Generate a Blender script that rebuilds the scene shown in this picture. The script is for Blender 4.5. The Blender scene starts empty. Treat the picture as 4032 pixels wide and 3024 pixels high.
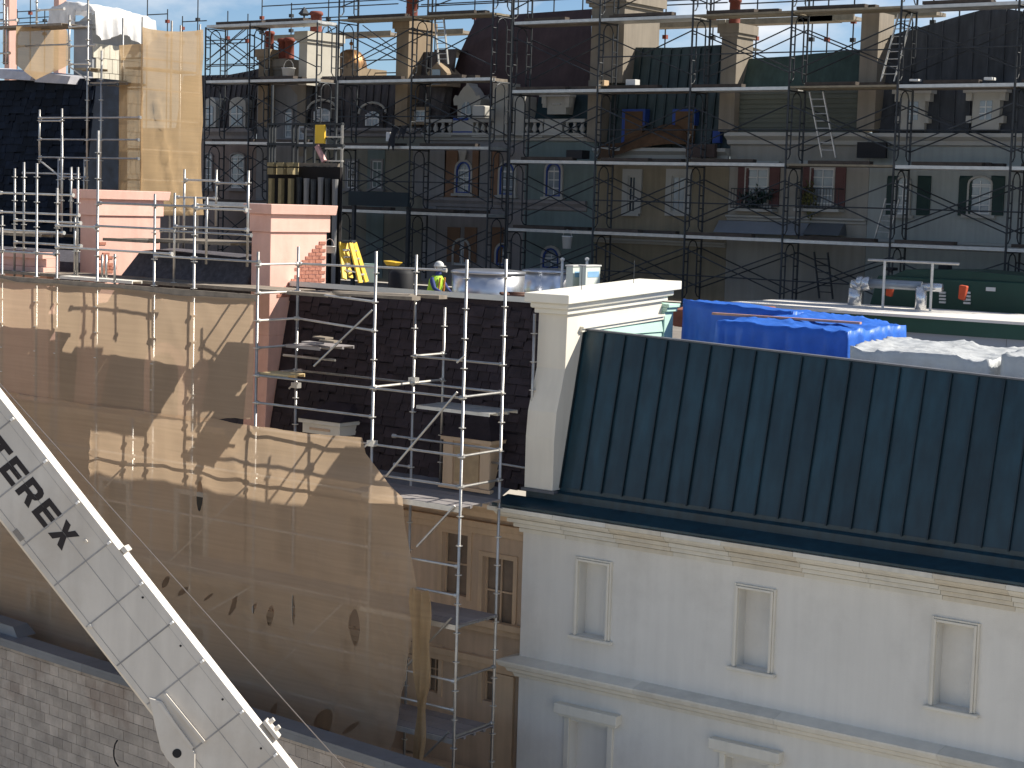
import bpy, bmesh, math, random
from mathutils import Vector, Matrix, noise
from mathutils.geometry import delaunay_2d_cdt
sc = bpy.context.scene
COL = sc.collection
R = math.radians
rnd = random.Random(7)

# ---------------------------------------------------------------- camera
FPX = 7300.0                      # focal length in pixels of a 4032 px wide frame
YAW, PIT, ROL = R(36.67), R(5.63), R(1.71)
CAM = Vector((19.18, -26.23, 16.0))
_f = Vector((-math.sin(YAW)*math.cos(PIT), math.cos(YAW)*math.cos(PIT), -math.sin(PIT)))
_r = Vector((math.cos(YAW), math.sin(YAW), 0)); _u = _r.cross(_f)
AR = math.cos(ROL)*_r + math.sin(ROL)*_u
AU = -math.sin(ROL)*_r + math.cos(ROL)*_u
AF = _f
cd = bpy.data.cameras.new('camera'); cam = bpy.data.objects.new('camera', cd); COL.objects.link(cam)
cd.sensor_width = 36; cd.lens = FPX/4032*36; cd.clip_start = 0.1; cd.clip_end = 3000
cam.matrix_world = Matrix((( AR.x, AU.x, -AF.x, CAM.x), (AR.y, AU.y, -AF.y, CAM.y), (AR.z, AU.z, -AF.z, CAM.z), (0,0,0,1)))
sc.camera = cam
sc.render.resolution_x, sc.render.resolution_y = 1024, 768

# ---------------------------------------------------------------- sun, sky, exposure
SUN = Vector((1.05, 1.0, 1.3)).normalized()
EXPOSURE, SUN_W, SKY_W = 0.78, 5.0, 0.068
elev = math.asin(SUN.z); azim = math.atan2(SUN.x, SUN.y)
sl = bpy.data.lights.new('sun', 'SUN'); sl.energy = SUN_W; sl.angle = R(0.53); sl.color = (1.0, 0.93, 0.82)
so = bpy.data.objects.new('sun', sl); COL.objects.link(so); so.rotation_euler = SUN.to_track_quat('Z', 'Y').to_euler()
so.location = (40, 40, 60)
wd = bpy.data.worlds.new('World'); sc.world = wd; wd.use_nodes = True
wt = wd.node_tree; wt.nodes.clear()
wo = wt.nodes.new('ShaderNodeOutputWorld'); wb = wt.nodes.new('ShaderNodeBackground'); wb.inputs[1].default_value = SKY_W
sk = wt.nodes.new('ShaderNodeTexSky'); sk.sky_type = 'NISHITA'; sk.sun_disc = False
sk.sun_elevation = elev; sk.sun_rotation = azim; sk.air_density = 0.8; sk.dust_density = 0.1; sk.ozone_density = 5.0; sk.altitude = 10
tc = wt.nodes.new('ShaderNodeTexCoord'); mp = wt.nodes.new('ShaderNodeMapping'); mp.inputs['Scale'].default_value = (5.5, 5.5, 13); mp.inputs['Location'].default_value = (9.183, 5.386, 10.96)
nz = wt.nodes.new('ShaderNodeTexNoise'); nz.inputs['Scale'].default_value = 1.0; nz.inputs['Detail'].default_value = 7; nz.inputs['Roughness'].default_value = .55
cr = wt.nodes.new('ShaderNodeValToRGB'); cr.color_ramp.elements[0].position = .50; cr.color_ramp.elements[1].position = .68
mx = wt.nodes.new('ShaderNodeMix'); mx.data_type = 'RGBA'; mx.inputs['B'].default_value = (8.0, 8.3, 8.7, 1)
wt.links.new(tc.outputs['Generated'], mp.inputs[0]); wt.links.new(mp.outputs[0], nz.inputs['Vector']); wt.links.new(nz.outputs['Fac'], cr.inputs[0])
wt.links.new(cr.outputs[0], mx.inputs['Factor']); wt.links.new(sk.outputs[0], mx.inputs['A']); wt.links.new(mx.outputs['Result'], wb.inputs[0]); wt.links.new(wb.outputs[0], wo.inputs[0])
vs = sc.view_settings; vs.view_transform = 'Standard'; vs.look = 'None'; vs.exposure = EXPOSURE; vs.gamma = 1; vs.use_curve_mapping = False

# ---------------------------------------------------------------- measuring helpers: a sighting from the survey photograph put on a real plane
RG = dict(A=(0,0),B=(800,0),C=(1600,0),D=(2300,0),E=(3032,0),A2=(0,600),B2=(800,700),C2=(1600,600),D2=(2300,600),E2=(3032,700),A3=(0,1400),B3=(900,1400),C3=(1400,1300),D3=(1800,1800),E3=(0,2200),F3=(900,2274),G3=(1500,2274))
def q(r, x, y):
    if r == 'H3': return 2500+x/1.444, 1900+y/1.444
    if r == 'S': return x, y
    o = RG[r]; return o[0]+x/2.212, o[1]+y/2.212
def ray(r, x, y):
    px, py = q(r, x, y); return AF + AR*((px-2016)/FPX) + AU*((1512-py)/FPX)
def UY(r, x, y, Y): d = ray(r, x, y); return CAM + d*((Y-CAM.y)/d.y)
def UX(r, x, y, X): d = ray(r, x, y); return CAM + d*((X-CAM.x)/d.x)
def UZ(r, x, y, Z): d = ray(r, x, y); return CAM + d*((Z-CAM.z)/d.z)

# ---------------------------------------------------------------- materials
MATS = {}
def M(name, rgb, rough=.75, metal=0.0, var=.12, scale=1.5, bump=0.0, bscale=30, streak=0.0, spec=.35, stain=None):
    if name in MATS: return MATS[name]
    m = bpy.data.materials.new(name); m.use_nodes = True; t = m.node_tree; b = t.nodes['Principled BSDF']
    b.inputs['Roughness'].default_value = rough; b.inputs['Metallic'].default_value = metal; b.inputs['Specular IOR Level'].default_value = spec
    g = t.nodes.new('ShaderNodeNewGeometry')
    n1 = t.nodes.new('ShaderNodeTexNoise'); n1.inputs['Scale'].default_value = scale; n1.inputs['Detail'].default_value = 6; n1.inputs['Roughness'].default_value = .6
    t.links.new(g.outputs['Position'], n1.inputs['Vector'])
    r1 = t.nodes.new('ShaderNodeMapRange'); r1.inputs[1].default_value = .3; r1.inputs[2].default_value = .7; r1.inputs[3].default_value = 1-var; r1.inputs[4].default_value = 1+var
    t.links.new(n1.outputs['Fac'], r1.inputs[0]); last = r1.outputs[0]
    if streak:
        mp = t.nodes.new('ShaderNodeMapping'); mp.inputs['Scale'].default_value = (5, 5, .35); t.links.new(g.outputs['Position'], mp.inputs[0])
        n2 = t.nodes.new('ShaderNodeTexNoise'); n2.inputs['Scale'].default_value = 1.3; n2.inputs['Detail'].default_value = 5; t.links.new(mp.outputs[0], n2.inputs['Vector'])
        r2 = t.nodes.new('ShaderNodeMapRange'); r2.inputs[1].default_value = .35; r2.inputs[2].default_value = .65; r2.inputs[3].default_value = 1-streak; r2.inputs[4].default_value = 1+streak*.4
        t.links.new(n2.outputs['Fac'], r2.inputs[0]); mm = t.nodes.new('ShaderNodeMath'); mm.operation = 'MULTIPLY'
        t.links.new(last, mm.inputs[0]); t.links.new(r2.outputs[0], mm.inputs[1]); last = mm.outputs[0]
    oi = t.nodes.new('ShaderNodeObjectInfo'); r3 = t.nodes.new('ShaderNodeMapRange'); r3.inputs[3].default_value = 1-var*.7; r3.inputs[4].default_value = 1+var*.7
    t.links.new(oi.outputs['Random'], r3.inputs[0]); m2 = t.nodes.new('ShaderNodeMath'); m2.operation = 'MULTIPLY'; t.links.new(last, m2.inputs[0]); t.links.new(r3.outputs[0], m2.inputs[1]); last = m2.outputs[0]
    vm = t.nodes.new('ShaderNodeVectorMath'); vm.operation = 'SCALE'; vm.inputs[0].default_value = rgb; t.links.new(last, vm.inputs['Scale']); outc = vm.outputs[0]
    if stain:
        n4 = t.nodes.new('ShaderNodeTexNoise'); n4.inputs['Scale'].default_value = stain[1]; n4.inputs['Detail'].default_value = 8; n4.inputs['Roughness'].default_value = .65
        t.links.new(g.outputs['Position'], n4.inputs['Vector'])
        r4 = t.nodes.new('ShaderNodeMapRange'); r4.inputs[1].default_value = .5; r4.inputs[2].default_value = .68; r4.inputs[3].default_value = 0; r4.inputs[4].default_value = stain[2]; t.links.new(n4.outputs['Fac'], r4.inputs[0])
        mc = t.nodes.new('ShaderNodeMix'); mc.data_type = 'RGBA'; mc.inputs['B'].default_value = (*stain[0], 1); t.links.new(r4.outputs[0], mc.inputs['Factor']); t.links.new(outc, mc.inputs['A']); outc = mc.outputs['Result']
    t.links.new(outc, b.inputs['Base Color'])
    if bump:
        n3 = t.nodes.new('ShaderNodeTexNoise'); n3.inputs['Scale'].default_value = bscale; n3.inputs['Detail'].default_value = 5; t.links.new(g.outputs['Position'], n3.inputs['Vector'])
        bp = t.nodes.new('ShaderNodeBump'); bp.inputs['Strength'].default_value = bump; bp.inputs['Distance'].default_value = .02; t.links.new(n3.outputs['Fac'], bp.inputs['Height']); t.links.new(bp.outputs[0], b.inputs['Normal'])
    MATS[name] = m; return m
def MNET(name, rgb, holes):
    m = bpy.data.materials.new(name); m.use_nodes = True; t = m.node_tree; t.nodes.remove(t.nodes['Principled BSDF']); out = t.nodes['Material Output']
    g = t.nodes.new('ShaderNodeNewGeometry')
    n1 = t.nodes.new('ShaderNodeTexNoise'); n1.inputs['Scale'].default_value = .9; n1.inputs['Detail'].default_value = 7; t.links.new(g.outputs['Position'], n1.inputs['Vector'])
    mp = t.nodes.new('ShaderNodeMapping'); mp.inputs['Scale'].default_value = (.25, .25, 9); t.links.new(g.outputs['Position'], mp.inputs[0])
    n2 = t.nodes.new('ShaderNodeTexNoise'); n2.inputs['Scale'].default_value = 2.2; n2.inputs['Detail'].default_value = 4; t.links.new(mp.outputs[0], n2.inputs['Vector'])
    ad = t.nodes.new('ShaderNodeMath'); ad.operation = 'ADD'; t.links.new(n1.outputs['Fac'], ad.inputs[0]); t.links.new(n2.outputs['Fac'], ad.inputs[1])
    r1 = t.nodes.new('ShaderNodeMapRange'); r1.inputs[1].default_value = .7; r1.inputs[2].default_value = 1.3; r1.inputs[3].default_value = .91; r1.inputs[4].default_value = 1.08; t.links.new(ad.outputs[0], r1.inputs[0])
    vm = t.nodes.new('ShaderNodeVectorMath'); vm.operation = 'SCALE'; vm.inputs[0].default_value = rgb; t.links.new(r1.outputs[0], vm.inputs['Scale'])
    d = t.nodes.new('ShaderNodeBsdfDiffuse'); tl = t.nodes.new('ShaderNodeBsdfTranslucent'); tp = t.nodes.new('ShaderNodeBsdfTransparent')
    t.links.new(vm.outputs[0], d.inputs[0]); t.links.new(vm.outputs[0], tl.inputs[0])
    a = t.nodes.new('ShaderNodeMixShader'); a.inputs[0].default_value = .5; t.links.new(d.outputs[0], a.inputs[1]); t.links.new(tl.outputs[0], a.inputs[2])
    b = t.nodes.new('ShaderNodeMixShader'); b.inputs[0].default_value = holes; t.links.new(a.outputs[0], b.inputs[1]); t.links.new(tp.outputs[0], b.inputs[2]); t.links.new(b.outputs[0], out.inputs[0])
    MATS[name] = m; return m
def MTARP(name, rgb, transl=.3, rough=.45):
    m = M(name, rgb, rough, 0, .14, 3.0, .45, 9, spec=.5); t = m.node_tree; b = t.nodes['Principled BSDF']
    tl = t.nodes.new('ShaderNodeBsdfTranslucent'); tl.inputs[0].default_value = (*rgb, 1); a = t.nodes.new('ShaderNodeMixShader'); a.inputs[0].default_value = transl
    t.links.new(b.outputs[0], a.inputs[1]); t.links.new(tl.outputs[0], a.inputs[2]); t.links.new(a.outputs[0], t.nodes['Material Output'].inputs[0]); return m

# ---------------------------------------------------------------- mesh building
ORG = {}
class MB:
    def __init__(s): s.v = []; s.f = []
    def add(s, vs, fs):
        o = len(s.v); s.v += [Vector(p) for p in vs]; s.f += [tuple(i+o for i in f) for f in fs]; return s
    def box(s, x0, x1, y0, y1, z0, z1):
        return s.add([(x0,y0,z0),(x1,y0,z0),(x1,y1,z0),(x0,y1,z0),(x0,y0,z1),(x1,y0,z1),(x1,y1,z1),(x0,y1,z1)],
                     [(0,3,2,1),(4,5,6,7),(0,1,5,4),(1,2,6,5),(2,3,7,6),(3,0,4,7)])
    def hexa(s, p):   # eight points, bottom loop then top loop
        return s.add(p, [(0,3,2,1),(4,5,6,7),(0,1,5,4),(1,2,6,5),(2,3,7,6),(3,0,4,7)])
    def tube(s, a, b, r, n=6, r2=None, cap=True):
        a = Vector(a); b = Vector(b); d = (b-a).normalized(); k = Vector((0,0,1)) if abs(d.z) < .9 else Vector((1,0,0))
        e = d.cross(k).normalized(); g = d.cross(e); r2 = r if r2 is None else r2
        vs = [a+(e*math.cos(2*math.pi*i/n)+g*math.sin(2*math.pi*i/n))*r for i in range(n)]+[b+(e*math.cos(2*math.pi*i/n)+g*math.sin(2*math.pi*i/n))*r2 for i in range(n)]
        fs = [(i,(i+1)%n,n+(i+1)%n,n+i) for i in range(n)]
        if cap: fs += [tuple(range(n-1,-1,-1)), tuple(range(n,2*n))]
        return s.add(vs, fs)
    def path(s, pts, r, n=6):
        for a, b in zip(pts[:-1], pts[1:]): s.tube(a, b, r, n)
        return s
    def bar(s, a, b, w, h, up=(0,0,1)):   # rectangular bar between two points
        a = Vector(a); b = Vector(b); d = (b-a).normalized(); e = d.cross(Vector(up)).normalized()*w/2; g = e.cross(d).normalized()*h/2
        return s.hexa([a-e-g,a+e-g,b+e-g,b-e-g,a-e+g,a+e+g,b+e+g,b-e+g])
    def lathe(s, c, prof, n=20):   # prof: list of (radius, z)
        vs = []; fs = []
        for r, z in prof: vs += [(c[0]+r*math.cos(2*math.pi*i/n), c[1]+r*math.sin(2*math.pi*i/n), c[2]+z) for i in range(n)]
        for k in range(len(prof)-1): fs += [(k*n+i,k*n+(i+1)%n,(k+1)*n+(i+1)%n,(k+1)*n+i) for i in range(n)]
        fs += [tuple(range(n-1,-1,-1)), tuple(range((len(prof)-1)*n, len(prof)*n))]
        return s.add(vs, fs)
    def prism(s, poly, axis, a, b):   # poly of 2D points extruded along axis from a to b; axis x: (y,z), y: (x,z), z: (x,y)
        n = len(poly)
        def mk(p, t): return (t,p[0],p[1]) if axis == 'x' else ((p[0],t,p[1]) if axis == 'y' else (p[0],p[1],t))
        vs = [mk(p,a) for p in poly]+[mk(p,b) for p in poly]
        fs = [(i,(i+1)%n,n+(i+1)%n,n+i) for i in range(n)]+[tuple(range(n-1,-1,-1)), tuple(range(n,2*n))]
        return s.add(vs, fs)
    def sphere(s, c, rx, ry, rz, n=12, m=8):
        vs = []; fs = []
        for j in range(m+1):
            t = math.pi*j/m
            vs += [(c[0]+rx*math.sin(t)*math.cos(2*math.pi*i/n), c[1]+ry*math.sin(t)*math.sin(2*math.pi*i/n), c[2]-rz*math.cos(t)) for i in range(n)]
        for j in range(m): fs += [(j*n+i,j*n+(i+1)%n,(j+1)*n+(i+1)%n,(j+1)*n+i) for i in range(n)]
        return s.add(vs, fs)
    def build(s, name, mat, parent=None, smooth=False, bevel=0.0):
        o0 = ORG.get(parent.name, Vector()) if parent else Vector()
        me = bpy.data.meshes.new(name); me.from_pydata([tuple(p-o0) for p in s.v], [], s.f); me.update()
        bm = bmesh.new(); bm.from_mesh(me); bmesh.ops.recalc_face_normals(bm, faces=bm.faces); bm.to_mesh(me); bm.free()
        if smooth:
            for p in me.polygons: p.use_smooth = True
        me.materials.append(mat); o = bpy.data.objects.new(name, me); COL.objects.link(o)
        if parent: o.parent = parent
        ORG[o.name] = o0
        if bevel:
            b = o.modifiers.new('bevel', 'BEVEL'); b.width = bevel; b.segments = 2; b.limit_method = 'ANGLE'
        return o
def thing(name, label, cat, loc=(0,0,0), group=None):
    o = bpy.data.objects.new(name, None); COL.objects.link(o); o.location = loc; ORG[o.name] = Vector(loc); o.empty_display_size = .2
    o['label'] = label; o['category'] = cat
    if group: o['group'] = group
    return o
def tag(o, label, cat, group=None):
    o['label'] = label; o['category'] = cat
    if group: o['group'] = group
    return o
def struct(o): o['kind'] = 'structure'; return o
def stuff(o): o['kind'] = 'stuff'; return o
def piece(name, me, parent, loc, rot=None, scale=None):   # an alike piece sharing mesh data
    o = bpy.data.objects.new(name, me); COL.objects.link(o); o.parent = parent; o.location = Vector(loc)-ORG.get(parent.name, Vector())
    if rot: o.rotation_euler = rot
    if scale: o.scale = scale
    ORG[o.name] = Vector(loc); return o
def rawmesh(name, mb, mat):
    me = bpy.data.meshes.new(name); me.from_pydata([tuple(p) for p in mb.v], [], mb.f); me.update()
    bm = bmesh.new(); bm.from_mesh(me); bmesh.ops.recalc_face_normals(bm, faces=bm.faces); bm.to_mesh(me); bm.free()
    me.materials.append(mat); return me
def holed_wall(x0, x1, z0, z1, yf, holes, depth=.2, back=.3):
    """front sheet at y=yf with rectangular niches going back `depth`; returns MB"""
    mb = MB(); xs = sorted({x0, x1, *[h[0] for h in holes], *[h[1] for h in holes]}); zs = sorted({z0, z1, *[h[2] for h in holes], *[h[3] for h in holes]})
    xs = [x for x in xs if x0 <= x <= x1]; zs = [z for z in zs if z0 <= z <= z1]
    for i in range(len(xs)-1):
        for j in range(len(zs)-1):
            cx, cz = (xs[i]+xs[i+1])/2, (zs[j]+zs[j+1])/2
            if any(h[0] < cx < h[1] and h[2] < cz < h[3] for h in holes): continue
            mb.add([(xs[i],yf,zs[j]),(xs[i+1],yf,zs[j]),(xs[i+1],yf,zs[j+1]),(xs[i],yf,zs[j+1])], [(0,1,2,3)])
    for a, b, c, d in holes:
        y1 = yf+depth
        mb.add([(a,yf,c),(a,y1,c),(a,y1,d),(a,yf,d)], [(0,1,2,3)]); mb.add([(b,yf,c),(b,y1,c),(b,y1,d),(b,yf,d)], [(0,1,2,3)])
        mb.add([(a,yf,c),(b,yf,c),(b,y1,c),(a,y1,c)], [(0,1,2,3)]); mb.add([(a,yf,d),(b,yf,d),(b,y1,d),(a,y1,d)], [(0,1,2,3)])
    yb = yf+max(back, depth+.1)
    mb.add([(x0,yb,z0),(x1,yb,z0),(x1,yb,z1),(x0,yb,z1)], [(0,1,2,3)])
    mb.add([(x0,yf,z0),(x0,yb,z0),(x0,yb,z1),(x0,yf,z1)], [(0,1,2,3)]); mb.add([(x1,yf,z0),(x1,yb,z0),(x1,yb,z1),(x1,yf,z1)], [(0,1,2,3)])
    mb.add([(x0,yf,z1),(x1,yf,z1),(x1,yb,z1),(x0,yb,z1)], [(0,1,2,3)])
    return mb

# palette
mWHITE = M('cream stucco', (.70,.69,.65), .85, 0, .06, .5, .2, 45, streak=.035, stain=((.47,.45,.41), .55, .38))
mTRIM = M('trim paint', (.68,.655,.58), .6, 0, .05, 2, streak=.05)
mTRIMB = M('trim paint beige', (.56,.52,.435), .65, 0, .08, 2, streak=.08)
mTRIMG = M('trim paint grey cream', (.61,.59,.525), .65, 0, .06, 2, streak=.08)
mROOFG = M('dark green metal roof', (.010,.036,.052), .36, .0, .30, .9, .22, 3.5, streak=.28, spec=.45)
mSEAM = M('dark green seam', (.006,.016,.022), .4, 0, .1, spec=.4)
mFLASH = M('lead flashing', (.13,.14,.16), .55, .2, .2, 3, .2, 12)
mGALV = M('galvanised steel', (.40,.39,.37), .38, .75, .18, 6, .1, 40)
mGALVL = M('bright galvanised steel', (.56,.54,.50), .42, .55, .15, 6)
mFRAME = M('dark painted scaffold steel', (.045,.05,.055), .55, .35, .3, 5)
mALU = M('aluminium plank', (.52,.52,.50), .45, .55, .15, 5)
mWOOD = M('weathered scaffold board', (.21,.18,.145), .85, 0, .25, 6, .2, 40)
mPINK = M('pink stucco', (.69,.425,.35), .85, 0, .08, 1.6, .25, 45, streak=.05, stain=((.60,.33,.26), 2.2, .45))
mBRICK = M('exposed brick', (.34,.145,.10), .9, 0, .3, 20, .3, 60)
mSHING = M('dark plum shingle', (.030,.022,.027), .8, 0, .30, 4, .3, 30)
mSLATE = M('blue black slate', (.006,.010,.019), .75, 0, .5, 3, .3, 30, spec=.12)
mTAN = M('tan stucco', (.60,.45,.32), .85, 0, .1, 1, .15, 50, streak=.12)
mTANTRIM = M('peach trim', (.62,.46,.31), .8, 0, .08, 1.5, streak=.08)
mDECKR = M('roof membrane', (.55,.53,.50), .9, 0, .12, .8, .1, 20)
mDARK = M('dark void', (.012,.010,.010), .9)
mCMU = M('concrete block', (.41,.355,.30), .95, 0, .20, 3, .5, 50, stain=((.27,.20,.155), .7, .7))
mMORT = M('mortar', (.31,.27,.23), .95, 0, .1)
mBLUE = MTARP('blue tarp', (.035,.16,.62), .25)
mGREYT = MTARP('grey tarp', (.55,.57,.58), .3, .5)
mWHITET = MTARP('white tarp', (.86,.85,.83), .3, .5)
mNET = MNET('tan debris net', (.66,.495,.34), .31)
mNETD = MNET('tan debris net open', (.56,.40,.23), .13)
mGLASS = M('pale glazing', (.24,.28,.31), .15, 0, .15, 3, spec=.6)
mGLASSD = M('dark glazing', (.03,.04,.05), .12, 0, .2, 3, spec=.6)
mFRW = M('white window paint', (.60,.60,.58), .55, 0, .05)
mBLACK = M('black rubber', (.012,.012,.014), .7, 0, .2)
mYEL = M('yellow fibreglass', (.75,.48,.04), .5, 0, .1)
mRED = M('terracotta pot', (.19,.052,.034), .8, 0, .2, 5)
mBTAPE = M('blue masking tape', (.02,.055,.24), .6, 0, .1)
mORANGE = M('orange fabric', (.48,.075,.03), .8, 0, .15)
# ================================================================ GROUND
g = MB().add([(-1500,-1500,0),(1500,-1500,0),(1500,1500,0),(-1500,1500,0)], [(0,1,2,3)])
struct(g.build('ground', M('dusty concrete yard', (.38,.34,.28), .95, 0, .15, .2, .3, 15)))

# ================================================================ WHITE BUILDING (near right)
wb_ = thing('white_building', 'cream stucco building with dark green metal mansard and three blind windows', 'building', (0,0,0))
WX1 = 16.5
ups = [(1.24,1.84,8.52,9.82), (4.42,5.02,8.52,9.82), (7.88,8.48,8.52,9.82), (11.3,11.9,8.52,9.82)]
lows = []
for r, x0, x1, yt in (('G3',1655,1985,1170), ('H3',520,800,1545)):
    a = UY(r,x0,yt,0); b = UY(r,x1,yt+60 if r=='G3' else yt+70,0); lows.append((a.x, b.x, 4.6, 6.97))
lows[1] = (lows[1][0], lows[1][0]+(lows[0][1]-lows[0][0]), 4.6, 6.97); lows.append((lows[1][0]+3.3, lows[1][1]+3.3, 4.6, 6.97))
wall = holed_wall(0, WX1, 0, 10.72, 0, ups+lows, .22, .4).build('wall', mWHITE, wb_)
for (a,b,c,d) in ups:
    w = MB().box(a-.001,b+.001,.215,.26,c-.001,d+.001).build('window', mWHITE, wb_)
    fr = MB()
    for o_, i_, p_ in ((.08,.047,.045),(.045,.004,.068)):   # two-step moulded surround
        fr.box(a-o_,a-i_,-p_,.003,c,d+o_); fr.box(b+i_,b+o_,-p_,.003,c,d+o_); fr.box(a-i_+.001,b+i_-.001,-p_+.002,.003,d+i_,d+o_-.002)
    fr.build('frame', mTRIM, w, bevel=.006)
    MB().box(a-.14,b+.14,-.11,.1,c-.065,c-.005).build('sill', mTRIM, w, bevel=.012)
for (a,b,c,d) in lows:
    w = MB().box(a-.001,b+.001,.215,.26,c-.001,d+.001).build('window', mWHITE, wb_)
    fr = MB(); fr.box(a-.11,a-.004,-.05,.02,c,d+.05); fr.box(b+.004,b+.11,-.05,.02,c,d+.05); fr.build('frame', mTRIM, w, bevel=.008)
    MB().box(a-.20,b+.20,-.10,.02,d+.062,d+.12).box(a-.26,b+.26,-.17,.02,d+.122,d+.30).build('hood', mTRIM, w, bevel=.012)
# string course
sp = [(0,7.54),(-.06,7.56),(-.08,7.62),(-.16,7.66),(-.18,7.72),(-.27,7.76),(-.30,7.83),(-.30,7.86),(0,7.93)]
def moulding(prof, x0, x1, mitre, ytail=.4):
    mb = MB(); n = len(prof)
    L = [((p[0]) if mitre else x0, p[0], p[1]) for p in prof]; Rr_ = [(x1, p[0], p[1]) for p in prof]
    mb.add(L+Rr_, [(i,i+1,n+i+1,n+i) for i in range(n-1)]+[tuple(range(n,2*n))])
    if mitre:
        T = [(p[0], ytail, p[1]) for p in prof]; mb.add(L+T, [(i,n+i,n+i+1,i+1) for i in range(n-1)]+[tuple(range(n,2*n))])
    else: mb.f.append(tuple(range(n-1,-1,-1)))
    return mb
cx = [0, 2.6, 5.3, 8.1, 10.9, 13.7, WX1]
for i in range(len(cx)-1): moulding(sp, cx[i]+(.0 if i==0 else .002), cx[i+1]-.002, i==0, .35).build('string_course', mTRIMG if i%2 else mTRIM, wb_)
cp = [(0,10.17),(-.055,10.175),(-.055,10.245),(-.03,10.25),(-.03,10.268),(-.13,10.27),(-.13,10.335),(-.10,10.34),(-.10,10.355),(-.215,10.358),(-.215,10.425),(-.18,10.43),(-.18,10.45),(-.30,10.455),(-.36,10.50),(-.385,10.545),(-.36,10.55),(-.36,10.56),(-.47,10.565),(-.47,10.64),(0,10.66)]
cc = [0, .95, 2.05, 3.15, 4.3, 5.6, 6.75, 7.95, 9.1, 10.3, 11.5, 12.7, WX1]
cm = [mTRIM, mTRIMG, mTRIMB, mTRIMG, mTRIMB, mTRIM, mTRIMG, mTRIMB, mTRIM, mTRIMG, mTRIM, mTRIM]
for i in range(len(cc)-1):
    dz = rnd.uniform(-.006,.006)
    pr_ = [(p[0]*(1+rnd.uniform(-.012,.012) if i else 1), p[1]+(dz if 0 < k < 18 else 0)) for k, p in enumerate(cp)]
    moulding(pr_, cc[i]+(.0 if i==0 else .003), cc[i+1]-.003, i==0, .35).build('cornice_section', cm[i], wb_)
# mansard roof
EZ = 11.02
def ztop(x): return 13.80-.030*x
rf = MB(); rf.add([(-.40,-.46,10.662),(WX1,-.46,10.662),(WX1,-.46,10.70),(-.40,-.46,10.70),(-.40,.04,10.80),(WX1,.04,10.80)], [(0,1,2,3),(3,2,5,4)])
rf.add([(-.40,-.46,10.662),(-.40,-.46,10.70),(-.40,.04,10.80),(-.40,.3,10.662)], [(0,1,2,3)])
rf.add([(.0,.04,10.80),(WX1,.04,10.80),(WX1,.04,10.93),(.0,.04,10.93),(.0,.16,10.965),(WX1,.16,10.965),(WX1,.16,EZ+.02),(0,.16,EZ+.02)], [(0,1,2,3),(3,2,5,4),(4,5,6,7)])
roof = rf.build('roof', mROOFG, wb_)
pw = .432; x = .66; i = 0
YB, YT = .17, .76
while x < WX1-.2:
    x1 = min(x+pw, WX1); mb = MB(); tz0, tz1 = ztop(x), ztop(x1); bow = rnd.uniform(-.008,.008); NR = 5; vv = []
    for k in range(NR+1):
        t = k/NR; yy = YB+(YT-YB)*t+bow*math.sin(t*math.pi)+rnd.uniform(-.002,.002)
        vv += [(x+.004,yy,EZ+(tz0-EZ)*t),((x+x1)/2,yy-.004-bow*.5,EZ+((tz0+tz1)/2-EZ)*t),(x1-.004,yy,EZ+(tz1-EZ)*t)]
    mb.add(vv, [f for k in range(NR) for f in ((3*k,3*k+1,3*k+4,3*k+3),(3*k+1,3*k+2,3*k+5,3*k+4))])
    mb.build('roof_panel', mROOFG, roof)
    MB().hexa([(x-.012,YB-.045,EZ),(x+.012,YB-.045,EZ),(x+.012,YB+.02,EZ),(x-.012,YB+.02,EZ),(x-.012,YT-.045,tz0-.03),(x+.012,YT-.045,tz0-.03),(x+.012,YT+.02,tz0-.03),(x-.012,YT+.02,tz0-.03)]).build('seam', mSEAM, roof)
    x = x1; i += 1
MB().hexa([(.62,YT-.035,ztop(.6)-.005),(WX1,YT-.035,ztop(WX1)-.005),(WX1,YT+.10,ztop(WX1)-.005),(.62,YT+.10,ztop(.6)-.005),(.62,YT-.035,ztop(.6)+.02),(WX1,YT-.035,ztop(WX1)+.02),(WX1,YT+.10,ztop(WX1)+.02),(.62,YT+.10,ztop(.6)+.02)]).build('ridge_trim', mFLASH, roof)
MB().add([(.62,YT+.05,12.3),(WX1,YT+.05,12.3),(WX1,YT+.05,ztop(WX1)-.006),(.62,YT+.05,ztop(.62)-.006)], [(0,1,2,3)]).build('roof_back', mFLASH, roof)
MB().box(.66,WX1,.85,11.4,12.2,12.35).build('flat_roof', mDECKR, wb_)

# ---- white parapet wall standing on the party line
pf = thing('parapet_wall', 'tall cream parapet wall with moulded coping beside the green metal roof', 'wall', (0.3,0,10.9))
PX0, PX1 = .03, .645
def fall(mb):   # the coping falls gently towards the street
    for v in mb.v:
        if v.z > 13.2: v.z -= .19*(1-v.y/3.7)
    return mb
fall(MB().prism([(-.06,10.98),(-.06,11.9),(-.02,12.35),(.10,12.75),(.20,13.1),(.22,14.24),(3.30,14.24),(3.30,10.98)], 'x', PX0, PX1)).build('wall_body', M('bright cream stucco', (.70,.66,.57), .8, 0, .04, 1, .1, 60, streak=.04), pf, bevel=.01)
mCOP = M('coping paint', (.72,.69,.60), .6, 0, .04, 2)
fall(MB().box(PX0-.05,PX1+.05,.15,3.42,14.242,14.33)).build('moulding', mCOP, pf, bevel=.01)
fall(MB().box(PX0-.10,PX1+.10,.08,3.56,14.332,14.44)).build('moulding', mCOP, pf, bevel=.03)
fall(MB().box(PX0-.17,PX1+.17,.00,3.70,14.442,14.60)).build('coping', mCOP, pf, bevel=.012)
fall(MB().box(PX1+.002,PX1+.05,.62,3.30,13.90,13.96).box(PX1+.002,PX1+.08,.62,3.30,13.962,14.0)).build('drip_moulding', mCOP, pf)
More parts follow.
